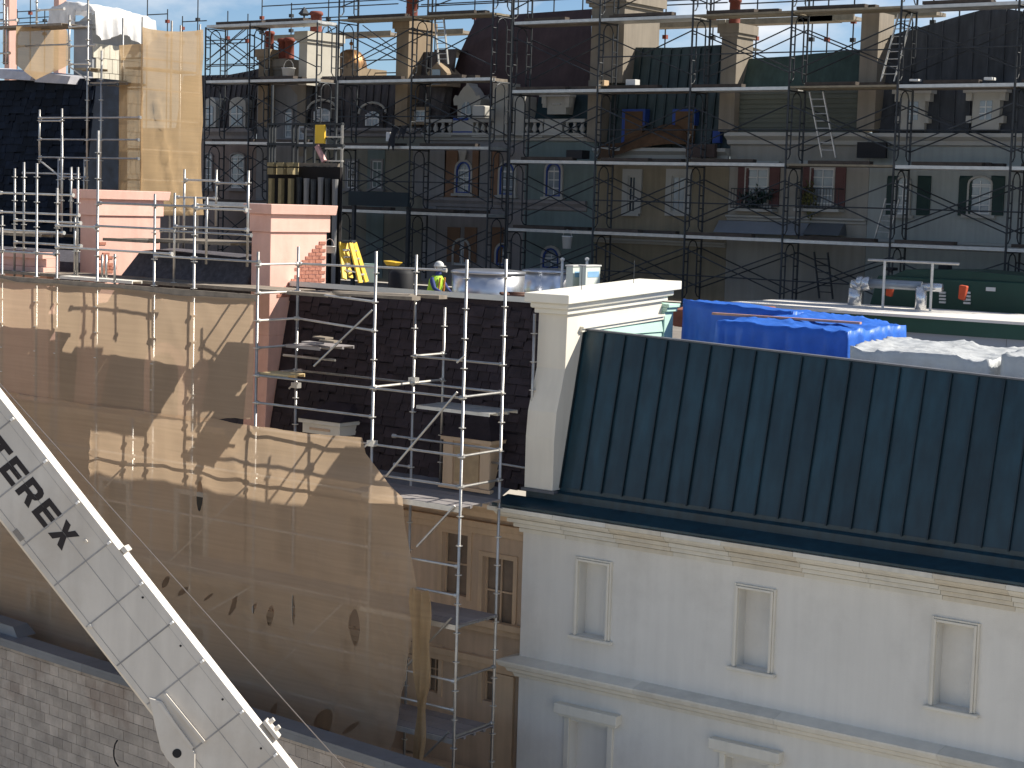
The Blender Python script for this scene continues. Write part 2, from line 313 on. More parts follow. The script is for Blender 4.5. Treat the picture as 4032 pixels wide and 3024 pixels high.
MB().box(PX0-.04,PX1+.06,-.10,.02,10.93,10.978).build('base_flashing', mFLASH, pf)
for yy, zz in ((1.05,14.6),(2.75,14.6)): fall(MB().tube((.35,yy,zz-.02),(.35,yy,zz+.42),.006,5)).build('lightning_rod', mFRAME, pf)
mMINT = M('mint paint', (.45,.66,.56), .6, 0, .06, 2)
mr = thing('mint_siding', 'pale mint clapboard siding with corner post under the cream parapet', 'siding', (.7,2,12.4))
for k in range(7):
    z0 = 12.42+k*.205
    if z0 > 13.75: break
    MB().hexa([(PX1+.003,.82,z0),(PX1+.045,.82,z0),(PX1+.045,3.3,z0),(PX1+.003,3.3,z0),(PX1+.003,.82,z0+.2),(PX1+.018,.82,z0+.2),(PX1+.018,3.3,z0+.2),(PX1+.003,3.3,z0+.2)]).build('siding_board', mMINT, mr)
MB().box(PX1-.2,PX1+.06,3.31,3.62,12.4,14.02).build('corner_post', mMINT, mr, bevel=.01)
MB().box(PX1-.25,PX1+.11,3.305,3.68,14.022,14.10).box(PX1-.28,PX1+.15,3.302,3.72,14.102,14.17).build('post_cap', mMINT, mr, bevel=.01)

# ================================================================ BROWN SHINGLED BUILDING (middle)
bb = thing('brown_building', 'tan building with dark shingled mansard roof and two small cream dormers', 'building', (-3,0,0))
BX0, BX1 = -7.2, -.02
fy = .35
bw = []
for (r,xa,xb,ya,yb_) in (('G3',400,500,600,1010), ('G3',890,1020,760,1100), ('D3',230,480,860,1500)):
    a = UY(r,xa,ya,fy); b = UY(r,xb,yb_,fy)
    bw.append((a.x,b.x,b.z,a.z))
bw = [w for w in bw if w[1] < BX1-.05]
for k in range(1,3): bw.append((bw[0][0]-2.2*k,bw[0][1]-2.2*k,bw[0][2],bw[0][3]))
bw.append((-2.1,-1.5,8.7,9.85)); bw.append((-4.4,-3.8,8.7,9.85)); bw.append((-6.4,-5.8,8.7,9.85))
holed_wall(BX0, BX1, 0, 10.6, fy, bw, .14, .4).build('wall', mTAN, bb)
for (a,b,c,d) in bw:
    w = MB().box(a-.001,b+.001,fy+.135,fy+.17,c-.001,d+.001).build('window', M('hazy brown glazing', (.26,.20,.15), .4, 0, .2, 3), bb)  # haze put into the colour, glazing paled towards the wall
    MB().box(a-.09,a-.002,fy-.03,fy+.03,c-.05,d+.09).box(b+.002,b+.09,fy-.03,fy+.03,c-.05,d+.09).box(a-.002,b+.002,fy-.028,fy+.03,d+.002,d+.088).build('frame', mTANTRIM, w)
    MB().box(a-.02,a+.03,fy+.09,fy+.12,c,d).box(b-.03,b+.02,fy+.09,fy+.12,c,d).box((a+b)/2-.015,(a+b)/2+.015,fy+.091,fy+.121,c,d).box(a,b,fy+.092,fy+.122,(c+d)/2-.015,(c+d)/2+.015).build('mullion', mTANTRIM, w)
for zz, pj in ((10.05,.12),(8.25,.16),(7.55,.10),(5.4,.2)):
    MB().box(BX0,BX1,fy-pj,fy-.002,zz,zz+.12).box(BX0,BX1,fy-pj*.6,fy-.003,zz-.12,zz-.002).build('string_course', mTANTRIM, bb, bevel=.01)
for xx in (-.75,-2.9,-5.1): MB().box(xx,xx+.42,fy-.07,fy-.001,5.55,7.42).build('pilaster', mTANTRIM, bb, bevel=.01)
MB().prism([(.3,10.3),(-.05,10.32),(-.12,10.42),(-.25,10.5),(-.34,10.56),(-.34,10.66),(.3,10.7)], 'x', BX0, -.03).build('cornice', mTANTRIM, bb)
MB().add([(BX0,-.33,10.67),(-.42,-.33,10.67),(-.42,.2,10.9),(BX0,.2,10.9)], [(0,1,2,3)]).build('eave_flashing', mFLASH, bb)
RB0, RB1, SZ0, SZ1 = .18, .92, 10.86, 14.21      # shingle plane y and z at foot and ridge
sroof = MB().add([(BX0,RB0+.03,SZ0),(.02,RB0+.03,SZ0),(.02,RB1+.03,SZ1),(BX0,RB1+.03,SZ1)], [(0,1,2,3)]).build('roof', mSHING, bb)
MB().hexa([(BX0+.6,RB1-.08,SZ1-.03),(.0,RB1-.08,SZ1-.03),(.0,RB1+.16,SZ1-.03),(BX0+.6,RB1+.16,SZ1-.03),(BX0+.6,RB1-.08,SZ1+.07),(.0,RB1-.08,SZ1+.07),(.0,RB1+.16,SZ1+.05),(BX0+.6,RB1+.16,SZ1+.05)]).build('ridge_flashing', M('pale metal flashing', (.62,.63,.60), .5, .2, .06), sroof)
def shingles(parent, x0, x1, y0, z0, y1, z1, ch, wmin, wmax, mat, nind, seed, skip=None, key=None, name='shingle'):
    r = random.Random(seed); sl_ = math.hypot(y1-y0, z1-z0); ang = math.atan2(y1-y0, z1-z0); nr = int(sl_/ch)
    me = [rawmesh(name, MB().hexa([(-.5,-.03-j*.008,-.02),(.5,-.03-.006*((j+1)%3),-.02+.015*(j-1)),(.5,0,0),(-.5,0,0),(-.5,-.006,1.15),(.5,-.006,1.15),(.5,0,1.15),(-.5,0,1.15)]), mat) for j in range(3)]
    items = []
    for k in range(nr):
        x = x0-r.random()*wmin
        while x < x1:
            w = r.uniform(wmin, wmax); xm = x+w/2
            if x0-.01 < x and x+w < x1+.05:
                t = k*ch/sl_; drop = r.choice((0,0,0,.03,.05,.07)) if k else 0
                p = Vector((xm, y0+(y1-y0)*t-math.sin(ang)*drop, z0+(z1-z0)*t-drop)); items.append((p, w-.012, r.randrange(3), r.uniform(-.012,.012)))
            x += w
    if skip: items = [it for it in items if not skip(it[0])]
    if key: items.sort(key=key)
    big = MB()
    for n_, (p, w, j, tw) in enumerate(items):
        rot = (-ang, tw, 0)
        if n_ < nind: piece(name, me[j], parent, p, rot, (w,1,ch))
        else:
            mt = Matrix.LocRotScale(p, Matrix.Rotation(-ang,3,'X') , Vector((w,1,ch))); big.add([mt@v.co for v in me[j].vertices], [tuple(f.vertices) for f in me[j].polygons])
    if big.v: stuff(big.build(name+'_field', mat, parent))
dorm = [(-5.72,-4.55,11.35), (-2.05,-1.12,11.95)]
shingles(sroof, BX0+.62, .0, RB0, SZ0, RB1, SZ1, .172, .19, .36, mSHING, 298, 3, key=lambda it: -(it[0].x))
# small hipped dormer near the net
def dormer(x0, x1, z0, z1, yf, hz, name='dormer'):
    d = MB().box(x0,x1,yf,1.0,z0,z1).build(name, mTRIMB if z1 < 11.6 else mTRIM, bb)
    w = (x1-x0)
    MB().box(x0+.2*w,x1-.25*w,yf-.02,yf-.002,z0+.07,z1-.13).build('vent_panel', mTAN, d)
    MB().box(x0-.06,x1+.06,yf-.07,1.0,z1-.05,z1+.03).build('dormer_cornice', mTRIM, d, bevel=.01)
    MB().add([(x0-.08,yf-.09,z1+.032),(x1+.08,yf-.09,z1+.032),(x1+.08,1.0,z1+.032),(x0-.08,1.0,z1+.032),(x0+.25*w,.62,z1+hz),(x1-.25*w,.62,z1+hz)], [(0,1,5,4),(1,2,5),(3,0,4),(0,3,2,1)]).build('dormer_roof', mSHING, d)
    return d
a = UY('B3',640,555,-.15); b = UY('B3',970,585,-.15)
dormer(a.x+.02, b.x, 11.45, a.z, -.15, .42)
a = UY('C3',800,950,-.05); b = UY('C3',1150,1390,-.05)
dd = MB().box(a.x,b.x,-.05,.8,b.z,a.z).build('dormer', mTANTRIM, bb)
MB().box(a.x+.2,b.x-.2,-.07,-.052,b.z+.08,a.z-.12).build('dormer_panel', M('ochre board', (.40,.29,.17), .8, 0, .15, 5), dd)
MB().box(a.x-.06,a.x+.16,-.09,-.051,b.z,a.z).box(b.x-.16,b.x+.06,-.09,-.051,b.z,a.z).box(a.x-.1,b.x+.1,-.12,.6,a.z+.002,a.z+.07).build('dormer_trim', mTANTRIM, dd)
MB().box(a.x-.12,b.x+.12,-.14,-.03,b.z-.06,b.z-.002).build('dormer_sill', mTANTRIM, dd)
MB().add([(a.x-.12,-.14,a.z+.072),(b.x+.12,-.14,a.z+.072),(b.x+.12,.7,a.z+.072),(a.x-.12,.7,a.z+.072),((a.x+b.x)/2,.5,a.z+.6)], [(0,1,4),(1,2,4),(2,3,4),(3,0,4)]).build('dormer_roof', mSHING, dd)

# ================================================================ PINK BUILDING (left, behind the nets)
pb = thing('pink_building', 'peach building with arched window hidden behind tan debris netting', 'building', (-12,0,0))
LX0, LX1 = -24, -7.25
hs = []
for k in range(7):
    hs.append((-9.1-2.35*k, -8.35-2.35*k, 8.4, 9.75)); hs.append((-9.15-2.35*k, -8.3-2.35*k, 5.3, 7.0))
holed_wall(LX0, LX1, 0, 11.2, .3, hs, .14, .4).build('wall', M('peach stucco', (.56,.40,.27), .85, 0, .1, 1, .15, 50, streak=.1), pb)
for (a,b,c,d) in hs:
    w = MB().box(a-.001,b+.001,.43,.47,c-.001,d+.001).build('window', mGLASSD, pb)
    MB().box(a-.12,a-.002,.24,.32,c-.06,d+.1).box(b+.002,b+.12,.24,.32,c-.06,d+.1).box(a-.002,b+.002,.242,.32,d+.002,d+.098).build('frame', mTRIM, w)
for zz in (10.2,8.0,5.0): MB().box(LX0,LX1,.1,.298,zz,zz+.16).build('string_course', mTANTRIM, pb)
MB().prism([(.32,10.9),(.05,10.95),(-.1,11.1),(-.25,11.2),(-.25,11.32),(.32,11.36)], 'x', LX0, LX1).build('cornice', mTANTRIM, pb)
# arched dormer behind the upper net
ax = UY('A3',1450,100,.0).x
dd = MB(); pts = [(ax-.62,11.36),(ax-.62,12.35)]+[(ax-.62*math.cos(t*math.pi/10),12.35+.55*math.sin(t*math.pi/10)) for t in range(1,10)]+[(ax+.62,12.35),(ax+.62,11.36)]
dd.prism(pts, 'y', -.05, .6); dd = dd.build('dormer', mPINK, pb)
pts = [(ax-.4,11.4),(ax-.4,12.3)]+[(ax-.4*math.cos(t*math.pi/10),12.3+.38*math.sin(t*math.pi/10)) for t in range(1,10)]+[(ax+.4,12.3),(ax+.4,11.4)]
MB().prism(pts, 'y', -.09, -.052).build('dormer_window', mDARK, dd)
lr = MB().add([(LX0,.35,11.35),(LX1+.05,.35,11.35),(LX1+.05,1.15,14.35),(LX0,1.15,14.35)], [(0,1,2,3)]).add([(LX0,1.15,14.35),(LX1+.05,1.15,14.35),(LX1+.05,2.4,14.55),(LX0,2.4,14.55)], [(0,1,2,3)])
mGREYR = M('grey mottled roof', (.075,.07,.08), .8, 0, .35, 9, .5, 25)
lr = lr.build('roof', mGREYR, pb)
# pink stepped parapet at the far left
for k, (z0, z1, pj) in enumerate(((13.75,14.15,0),(14.152,14.30,.10),(14.302,14.48,.02),(14.482,14.62,.12))):
    MB().box(-24,-12.35,-.55-pj,-.2,z0,z1).build('parapet_course', mPINK, pb, bevel=.01)
MB().box(-24,-12.35,-.5,-.2,11.4,13.748).build('parapet', mPINK, pb)
# grey concrete hood between chimneys
a = UY('A2',1250,1030,.4); b = UY('A2',2190,1100,.4)
MB().hexa([(-11.0,.25,14.15),(-7.3,.25,14.1),(-7.3,2.0,14.15),(-11.0,2.0,14.15),(-10.75,.6,14.72),(-7.3,.6,14.62),(-7.3,1.6,14.72),(-10.75,1.6,14.78)]).build('roof_hump', mGREYR, pb, bevel=.05)

def pink_chimney(xr, w, y0, y1, z0, zt, patch, label, taper=.0):
    t = thing('chimney', label, 'chimney', (xr-w/2, (y0+y1)/2, z0))
    MB().hexa([(xr-w-.05,y0-.12,z0),(xr+.05,y0-.12,z0),(xr+.05,y1-.3,z0),(xr-w-.05,y1-.3,z0),(xr-w,y0,z0+1.9),(xr,y0,z0+1.9),(xr,y1,z0+1.9),(xr-w,y1,z0+1.9)]).hexa([(xr-w,y0,z0+1.9),(xr,y0,z0+1.9),(xr,y1,z0+1.9),(xr-w,y1,z0+1.9),(xr-w,y0,zt-.55),(xr,y0,zt-.55),(xr,y1,zt-.55),(xr-w,y1,zt-.55)]).build('shaft', mPINK, t, bevel=.01)
    MB().box(xr-w-.03,xr+.04,y0-.04,y1+.06,zt-.548,zt-.2).build('collar', mPINK, t, bevel=.01)
    MB().hexa([(xr-w-.10,y0-.11,zt-.198),(xr+.11,y0-.11,zt-.198),(xr+.11,y1+.16,zt-.198),(xr-w-.10,y1+.16,zt-.198),(xr-w-.12,y0-.13,zt),(xr+.13,y0-.13,zt),(xr+.13,y1+.19,zt),(xr-w-.12,y1+.19,zt)]).build('cap', mPINK, t, bevel=.012)
    mb = MB(); r = random.Random(int(abs(xr)*10)); 
    for k in range(int((patch[3]-patch[2])/.075)):
        zz = patch[2]+k*.075; f = patch[4](k*.075/(patch[3]-patch[2])); yy = patch[0]-(.1 if k%2 else 0)
        lo = patch[0]+(patch[1]-patch[0])*f[0]; hi = patch[0]+(patch[1]-patch[0])*f[1]
        while yy < patch[1]:
            if yy > lo+r.uniform(-.06,.04) and yy+.19 < hi+.04:
                mb.box(xr-.02,xr+.012+r.uniform(0,.006),yy+.006,min(yy+.192,y1-.005),zz+.006,zz+.067)
            yy += .2
    if mb.v: stuff(mb.build('exposed_brickwork', mBRICK, t))
    # rough broken plaster lip around the brick
    return t
pink_chimney(-6.62, .52, .30, 1.93, 11.3, 15.80, (.3,1.93,13.95,15.35,lambda t: (max(.0,.10+.9*t-.05*math.sin(t*20)),1.0 if t < .92 else .98)), 'pink stucco chimney with large exposed brick patch beside the yellow ladder')
mb = pink_chimney(-11.70, .60, .30, 2.05, 11.3, 15.98, (.3,2.05,14.2,15.05,lambda t: (0,.30-.28*t)), 'pink stucco chimney standing amid scaffolding further left')

# ================================================================ CONCRETE BLOCK WALL (bottom left)
cw = thing('concrete_block_wall', 'stained concrete block wall with grey metal coping in front of netting', 'wall', (-8,-3,0))
CA, CB = Vector((-16.0,-2.55,0)), Vector((3.0,-4.3,0)); cdv = (CB-CA).normalized(); cn = Vector((cdv.y,-cdv.x,0)); ctop = 6.98
mb = MB(); o_ = cn*-.03; mb.hexa([CA+o_,CB+o_,CB-cn*.3,CA-cn*.3]+[p+Vector((0,0,ctop)) for p in (CA+o_,CB+o_,CB-cn*.3,CA-cn*.3)]); core = mb.build('wall_core', mMORT, cw)
bl = .30; bh = .20; me = rawmesh('block', MB().box(-.5,.5,-.5,.5,-.5,.5), mCMU); rot = math.atan2(cdv.y, cdv.x)
items = []
for k in range(34):
    z = ctop-.1-k*bh; n_ = int((CB-CA).length/bl)
    for j in range(n_):
        p = CA+cdv*(j*bl+(bl/2 if k%2 else 0)+.15); p = Vector((p.x,p.y,z)); d = p-CAM; w = d.dot(AF); px = 2016+FPX*d.dot(AR)/w; py = 1512-FPX*d.dot(AU)/w
        items.append((p, -120 < px < 1750 and py < 3100, py, px))
vis = [it for it in items if it[1]]; vis.sort(key=lambda it: (it[2] > 3030 or it[3] < -20, 200 < it[3] and it[3] > 620, it[2])); big = MB()
for n_, it in enumerate(vis):
    p = it[0]; off = rnd.uniform(0,.008); p = p+cn*(-.03-.012+off)
    if n_ < 299: piece('block', me, core, p, (0,0,rot), (bl-.008, .05, bh-.008))
    else:
        mt = Matrix.LocRotScale(p, Matrix.Rotation(rot,3,'Z'), Vector((bl-.008,.05,bh-.008))); big.add([mt@v.co for v in me.vertices], [tuple(f.vertices) for f in me.polygons])
if big.v: stuff(big.build('block_field', mCMU, core))
for k in range(7):
    a = CA+cdv*(k*2.75); b = CA+cdv*(k*2.75+2.745); e0 = cn*.09; e1 = cn*-.36; z0, z1 = ctop+.002, ctop+.06
    MB().hexa([p+Vector((0,0,z)) for z in (z0, z1) for p in (a+e0,b+e0,b+e1,a+e1)]).hexa([p+Vector((0,0,z)) for z in (ctop-.10, z0-.002) for p in (a+e0,b+e0,b+cn*.07,a+cn*.07)]).build('coping_section', M('blue grey metal coping', (.16,.17,.185), .5, .3, .12, 2), cw)
# raised end of coping near the net, and a loose black hose
a = UY('E3',0,540,-2.9); MB().hexa([(-16,-2.5,ctop+.062),(-10.25,-2.95,ctop+.062),(-10.3,-2.45,ctop+.062),(-16,-2.0,ctop+.062),(-16,-2.5,ctop+.30),(-10.45,-2.9,ctop+.25),(-10.5,-2.5,ctop+.25),(-16,-2.0,ctop+.30)]).build('coping_upstand', MATS['blue grey metal coping'], cw)
h0 = UY('S',462,2925,-3.55); hp = [UY('S',462+dx,2915+dy,-3.55) for dx, dy in ((0,0),(-9,15),(-14,38),(-14,62),(-8,85),(4,103))]
tag(MB().path(hp, .014, 6).build('hose', mBLACK, None, True), 'short black curved hose hanging on the concrete block wall', 'hose')
# ================================================================ TARPS ON THE ROOF BEHIND THE GREEN MANSARD
def tarp(name, label, x0, x1, y0, y1, z0, zt, mat, seed, amp=.05, n=40, flare=.12, skew=0.0):
    """sheet thrown over a bulky load: top plus hanging sides, folded and creased. zt: function (u,v)->z"""
    mb = MB(); N = n; K = 12; vs = {}; off = seed*13.7
    def nz_(a, b, s): return noise.noise(Vector((a*s+off, b*s, off)))
    def top(u, v):
        x = x0+(x1-x0)*u; y = y0+(y1-y0)*v+skew*(u-.5)
        cr_ = (1-abs(nz_(x+.4*nz_(x,y,1.3),y*1.6,3.2)))**5; z = zt(u,v)+amp*(nz_(x,y,1.8)+.7*cr_+.3*abs(nz_(x,y,6.0))+.15*nz_(x,y,13))
        return Vector((x,y,z))
    idx = {}; verts = []; faces = []
    def V(k, p):
        if k not in idx: idx[k] = len(verts); verts.append(p)
        return idx[k]
    for i in range(N+1):
        for j in range(N+1): V(('t',i,j), top(i/N, j/N))
    for i in range(N):
        for j in range(N): faces.append((V(('t',i,j),None),V(('t',i+1,j),None),V(('t',i+1,j+1),None),V(('t',i,j+1),None)))
    loop = [(i,0) for i in range(N)]+[(N,j) for j in range(N)]+[(N-i,N) for i in range(N)]+[(0,N-j) for j in range(N)]
    L = len(loop); cx_, cy_ = (x0+x1)/2, (y0+y1)/2
    for a in range(L):
        i, j = loop[a]; p = verts[idx[('t',i,j)]]; nrm = Vector(((1 if i==N else -1 if i==0 else 0),(1 if j==N else -1 if j==0 else 0),0)).normalized()
        for k in range(1,K+1):
            t = k/K; fold = .5*amp*2.6*(t**.6)*(.6*math.sin(a*.9+3.5*nz_(a*.11,1,1)+t*1.5)+1.4*nz_(a*.35,t*1.7,1)+1.0*nz_(a*.9,t*4,1)+.8*nz_(a*2.0,t*7,1))
            V(('s',a,k), Vector((p.x,p.y,p.z+(z0-p.z)*t))+nrm*(flare*t**1.5+fold))
    for a in range(L):
        b = (a+1)%L
        for k in range(K):
            g0 = idx[('t',*loop[a])] if k==0 else idx[('s',a,k)]; g1 = idx[('t',*loop[b])] if k==0 else idx[('s',b,k)]
            faces.append((g0, idx[('s',a,k+1)], idx[('s',b,k+1)], g1))
    mb.add(verts, faces); o = mb.build(name, mat, None, True); tag(o, label, 'tarp'); return o
a = UY('D2',770,1290,3.75); b = UY('D2',1500,1365,3.75); c = UY('D2',1850,1350,5.2)
tarp('blue_tarp', 'blue tarp hung over a tall box next to the mint siding', .80, b.x+.75, 3.78, 5.0, 12.36, lambda u,v: 14.23-.10*u-.06*v, mBLUE, 1, .035, flare=.05)
a = UY('D2',1150,1470,2.4); b = UY('E2',655,1335,2.4); c = UY('E2',1250,1280,2.4)
tarp('blue_tarp', 'large creased blue tarp over a low wide load in front of grey tarps', a.x, b.x+.05, 2.4, 4.7, 12.36, lambda u,v: 13.95+.10*v+.03*math.sin(u*5), mBLUE, 2, .06, n=48, flare=.16)
d = UY('E2',690,1470,1.7); e = UY('E2',2060,1560,1.7)
tarp('grey_tarp', 'pale grey tarp over a low load right of the blue tarps', b.x+.30, b.x+2.75, 2.0, 3.6, 12.36, lambda u,v: 13.72-.05*u+.12*v-.02*math.sin(u*9), mGREYT, 3, .06, n=44, flare=.12)
tarp('grey_tarp', 'second pale grey tarp at the right edge of the picture', b.x+2.95, b.x+6.2, 2.0, 3.8, 12.36, lambda u,v: 13.80+.08*v, mGREYT, 4, .06, n=40, flare=.12)
p0 = UY('D2',1270,1398,3.3); p1 = UY('E2',640,1230,3.3)
tag(MB().bar((p0.x-.3,3.2,14.06),(p0.x+2.6,3.35,14.06),.09,.04).build('timber_batten', M('pinkish timber', (.50,.28,.20), .8, 0, .15, 8), None), 'long thin timber batten lying on the large blue tarp', 'plank')
tag(MB().hexa([(-.3,5.2,13.62),(1.9,5.0,13.55),(1.9,5.9,13.55),(-.3,6.0,13.62),(-.3,5.2,13.95),(1.7,5.05,14.08),(1.7,5.8,14.12),(-.3,5.9,14.05)]).build('rust_tarp_bundle', M('rust brown sheeting', (.26,.10,.06), .8, 0, .3, 4, .4, 10), None, False, .04), 'low rust brown bundle behind the parapet next to the blue tarp', 'bundle')

# upper roof strip, its green fascia and the grey wall under it
us = thing('upper_roof', 'long pale flat roof strip with dark green fascia behind the tarps', 'roof', (4,12,12.2))
for k in range(5): MB().box(-2.8+k*4.2,-2.8+k*4.2+4.19,11.15,14.3,13.74,13.8).build('membrane', mDECKR, us)
mFASC = M('dark green fascia', (.010,.050,.034), .5, 0, .1, 2)
MB().box(-2.8,18.2,11.22,11.3,13.42,13.738).build('fascia', mFASC, us)
for k in range(9): MB().box(-2.8+k*2.33,-2.8+k*2.33+2.32,11.34,11.5,12.35,13.418).build('wall_panel', M('blue grey wall panel', (.26,.29,.33), .8, 0, .05, 1), us)
struct(MB().add([(-40,.95,13.25),(-.3,.95,13.25),(-.3,19.3,13.25),(-40,19.3,13.25)], [(0,1,2,3)]).add([(-.3,14.25,13.3),(22,14.25,13.3),(22,19.3,13.3),(-.3,19.3,13.3)], [(0,1,2,3)]).build('roof_deck', M('weathered roof deck', (.20,.18,.16), .9, 0, .25, .9, .3, 15), None))

# ================================================================ RING SCAFFOLD ALONG THE NEAR FACADES
FY, RY, TY = -2.0, -.85, .05
rs = thing('ring_scaffold', 'galvanised ring scaffold along the brown building and behind the tan nets', 'scaffold', (-6,-1.4,0))
def standard(sc_, x, y, z0, z1, mat=mGALV, rr=.026, ros=.5, zref=14.2):
    o = MB().tube((x,y,z0),(x,y,z1),rr,8).build('standard', mat, sc_, True)
    if ros:
        mb = MB(); z = zref-math.floor((zref-z0)/ros)*ros
        while z < z1-.05: mb.lathe((x,y,z-.006),[(.03,0),(.062,0),(.062,.012),(.03,.012)],8); z += ros
        if mb.v: stuff(mb.build('rosettes', mGALVL, o))
    return o
def ledger(sc_, a, b, r=.022, mat=mGALV, name='ledger'):
    a = Vector(a); b = Vector(b); L = (b-a).length; d = (b-a)/L; mb = MB(); n = 8; k = Vector((0,0,1)) if abs(d.z) < .9 else Vector((1,0,0)); e = d.cross(k).normalized(); g = d.cross(e)
    prof = [(0,r*1.9),(.07,r*1.7),(.085,r),(L-.085,r),(L-.07,r*1.7),(L,r*1.9)] if name == 'ledger' else [(0,r),(L,r)]
    vs_ = [a+d*s+(e*math.cos(2*math.pi*i/n)+g*math.sin(2*math.pi*i/n))*rr for s, rr in prof for i in range(n)]; m_ = len(prof)
    mb.add(vs_, [(j*n+i,j*n+(i+1)%n,(j+1)*n+(i+1)%n,(j+1)*n+i) for j in range(m_-1) for i in range(n)]+[tuple(range(n-1,-1,-1)),tuple(range((m_-1)*n,m_*n))])
    return mb.build(name, mat, sc_)
def xledger(sc_, p0, p1, y, **k):   # ledger running along the facade between two sightings, levelled
    a = UY(*p0, y); b = UY(*p1, y); z = (a.z+b.z)/2; return ledger(sc_, (a.x,y,z), (b.x,y,z), **k)
def ux(r,x,y,Y): return UY(r,x,y,Y).x
P1, P3, P6 = ux('B3',238,350,FY), ux('B3',1258,350,FY), ux('C3',935,700,FY)
P2, P4, P7 = ux('B3',585,350,RY), ux('C3',500,600,RY), ux('C3',1280,500,RY)
P5, P8 = ux('C3',765,300,TY), ux('C3',1550,200,TY)
def zt_(r,x,y,Y): return UY(r,x,y,Y).z
standard(rs,P1,FY,0,zt_('B2',490,645,FY)); standard(rs,P3,FY,0,zt_('B2',1508,640,FY)); standard(rs,P6,FY,0,zt_('C2',537,935,FY))
standard(rs,P2,RY,0,zt_('B2',845,600,RY)); standard(rs,P4,RY,0,zt_('B2',1857,670,RY)); standard(rs,P7,RY,0,zt_('C2',873,930,RY))
standard(rs,P5,TY,10.75,zt_('B2',2110,1130,TY)); standard(rs,P8,TY,10.95,zt_('C2',1118,1405,TY))
# front ledgers (along x), both planes
for z in (13.72,13.2,12.7,12.2,11.72): 
    if z in (12.7,12.2,11.72): ledger(rs,(P1,FY,z),(P3,FY,z))
for z in (12.70,11.72,11.2): ledger(rs,(P3,FY,z),(P6,FY,z)); 
for z in (12.72,13.2): ledger(rs,(P2 if z<13 else P4,RY,z),(P7,RY,z))
ledger(rs,(P4-.45,RY,11.72),(P7,RY,11.72)); ledger(rs,(P4-.4,RY,11.2),(P4,RY,11.2)); ledger(rs,(P5,TY,11.35),(P8+.1,TY,11.3)); 
ledger(rs,(P1,RY,12.72),(P4,RY,12.72)); 
# transoms (towards the wall)
for (xa,xb) in ((P1,P2),):
    for z in (14.72,14.2,13.7,13.2,12.72): ledger(rs,(P1,FY,z),(P1*.5+P2*.5,RY,z) if False else (P2,RY,z),mat=mGALVL)
for z in (14.72,14.2,13.7): ledger(rs,(P2,RY,z),(P3,TY-.1,z) if z>14.5 else (P3,FY,z),mat=mGALVL)
for z in (12.72,): ledger(rs,(P3,FY,z),(P4,RY,z),mat=mGALVL); ledger(rs,(P4,RY,z),(P5,TY,z),mat=mGALVL)
ledger(rs,(P4,RY,13.2),(P5,TY,13.2),mat=mGALVL)
for z in (12.72,11.72,11.2,8.8,6.9,7.9): ledger(rs,(P6,FY,z),(P7,RY,z))
def deck(sc_, x0, x1, y0, y1, z, n, mat=mALU, name='plank'):
    w = (y1-y0)/n
    for k in range(n):
        ya, yb = y0+k*w+.006, y0+(k+1)*w-.006; dz = rnd.uniform(-.004,.004)
        MB().box(x0,x1,ya,yb,z-.012+dz,z+dz).box(x0,x1,ya,ya+.02,z-.06+dz,z-.0125+dz).box(x0,x1,yb-.02,yb,z-.06+dz,z-.0125+dz).build(name, mat, sc_)
mDECK = M('steel deck lavender grey', (.30,.28,.28), .6, .2, .12, 3, .15, 20)
# runs hidden behind the lower net
for z in (10.86,9.9,8.9,7.95,6.95,6.0):
    for xa, xb in ((-15.6,-13.0),(-13.0,-10.4),(-10.4,-8.0),(-8.0,P1),(P1,P3)): ledger(rs,(xa,FY,z),(xb,FY,z),mat=mGALVL)
for xx in (-13.0,-10.4,-8.0): standard(rs,xx,FY,0,11.6)
for z in (8.84,6.86):
    for xa, xb in ((-13.0,-10.42),(-10.4,-8.02),(-8.0,P1-.02),(P1,P3-.02)): deck(rs,xa,xb,FY+.08,RY-.02,z,3,mDECK)
for (xa,za,xb,zb) in ((P1,10.8,P1-2.3,8.9),(P1+.1,6.9,P1+2.2,8.8),(-10.4,8.9,-8.0,10.8),(-8.0,6.9,P1,8.8)): ledger(rs,(xa,FY+.05,za),(xb,FY+.05,zb),.02,mGALVL,'brace')
# braces
for (p0,p1,y) in ((('B2',1475,1150),('B2',965,1640),FY), (('C3',885,540),('C3',262,1275),FY), (('B3',1970,1310),('B3',1640,1665),FY), (('G3',615,350),('G3',200,800),FY), (('G3',590,1345),('G3',380,1560),FY), (('B3',2060,0),('B3',1990,60),FY)):
    a = UY(*p0,y-.04); b = UY(*p1,y-.04); ledger(rs,a,b,.020,mGALV,'brace')
a = UY('B2',700,1545,RY); b = UY('B2',1150,1590,RY); ledger(rs,a,b,.024,mGALV,'loose_tube')
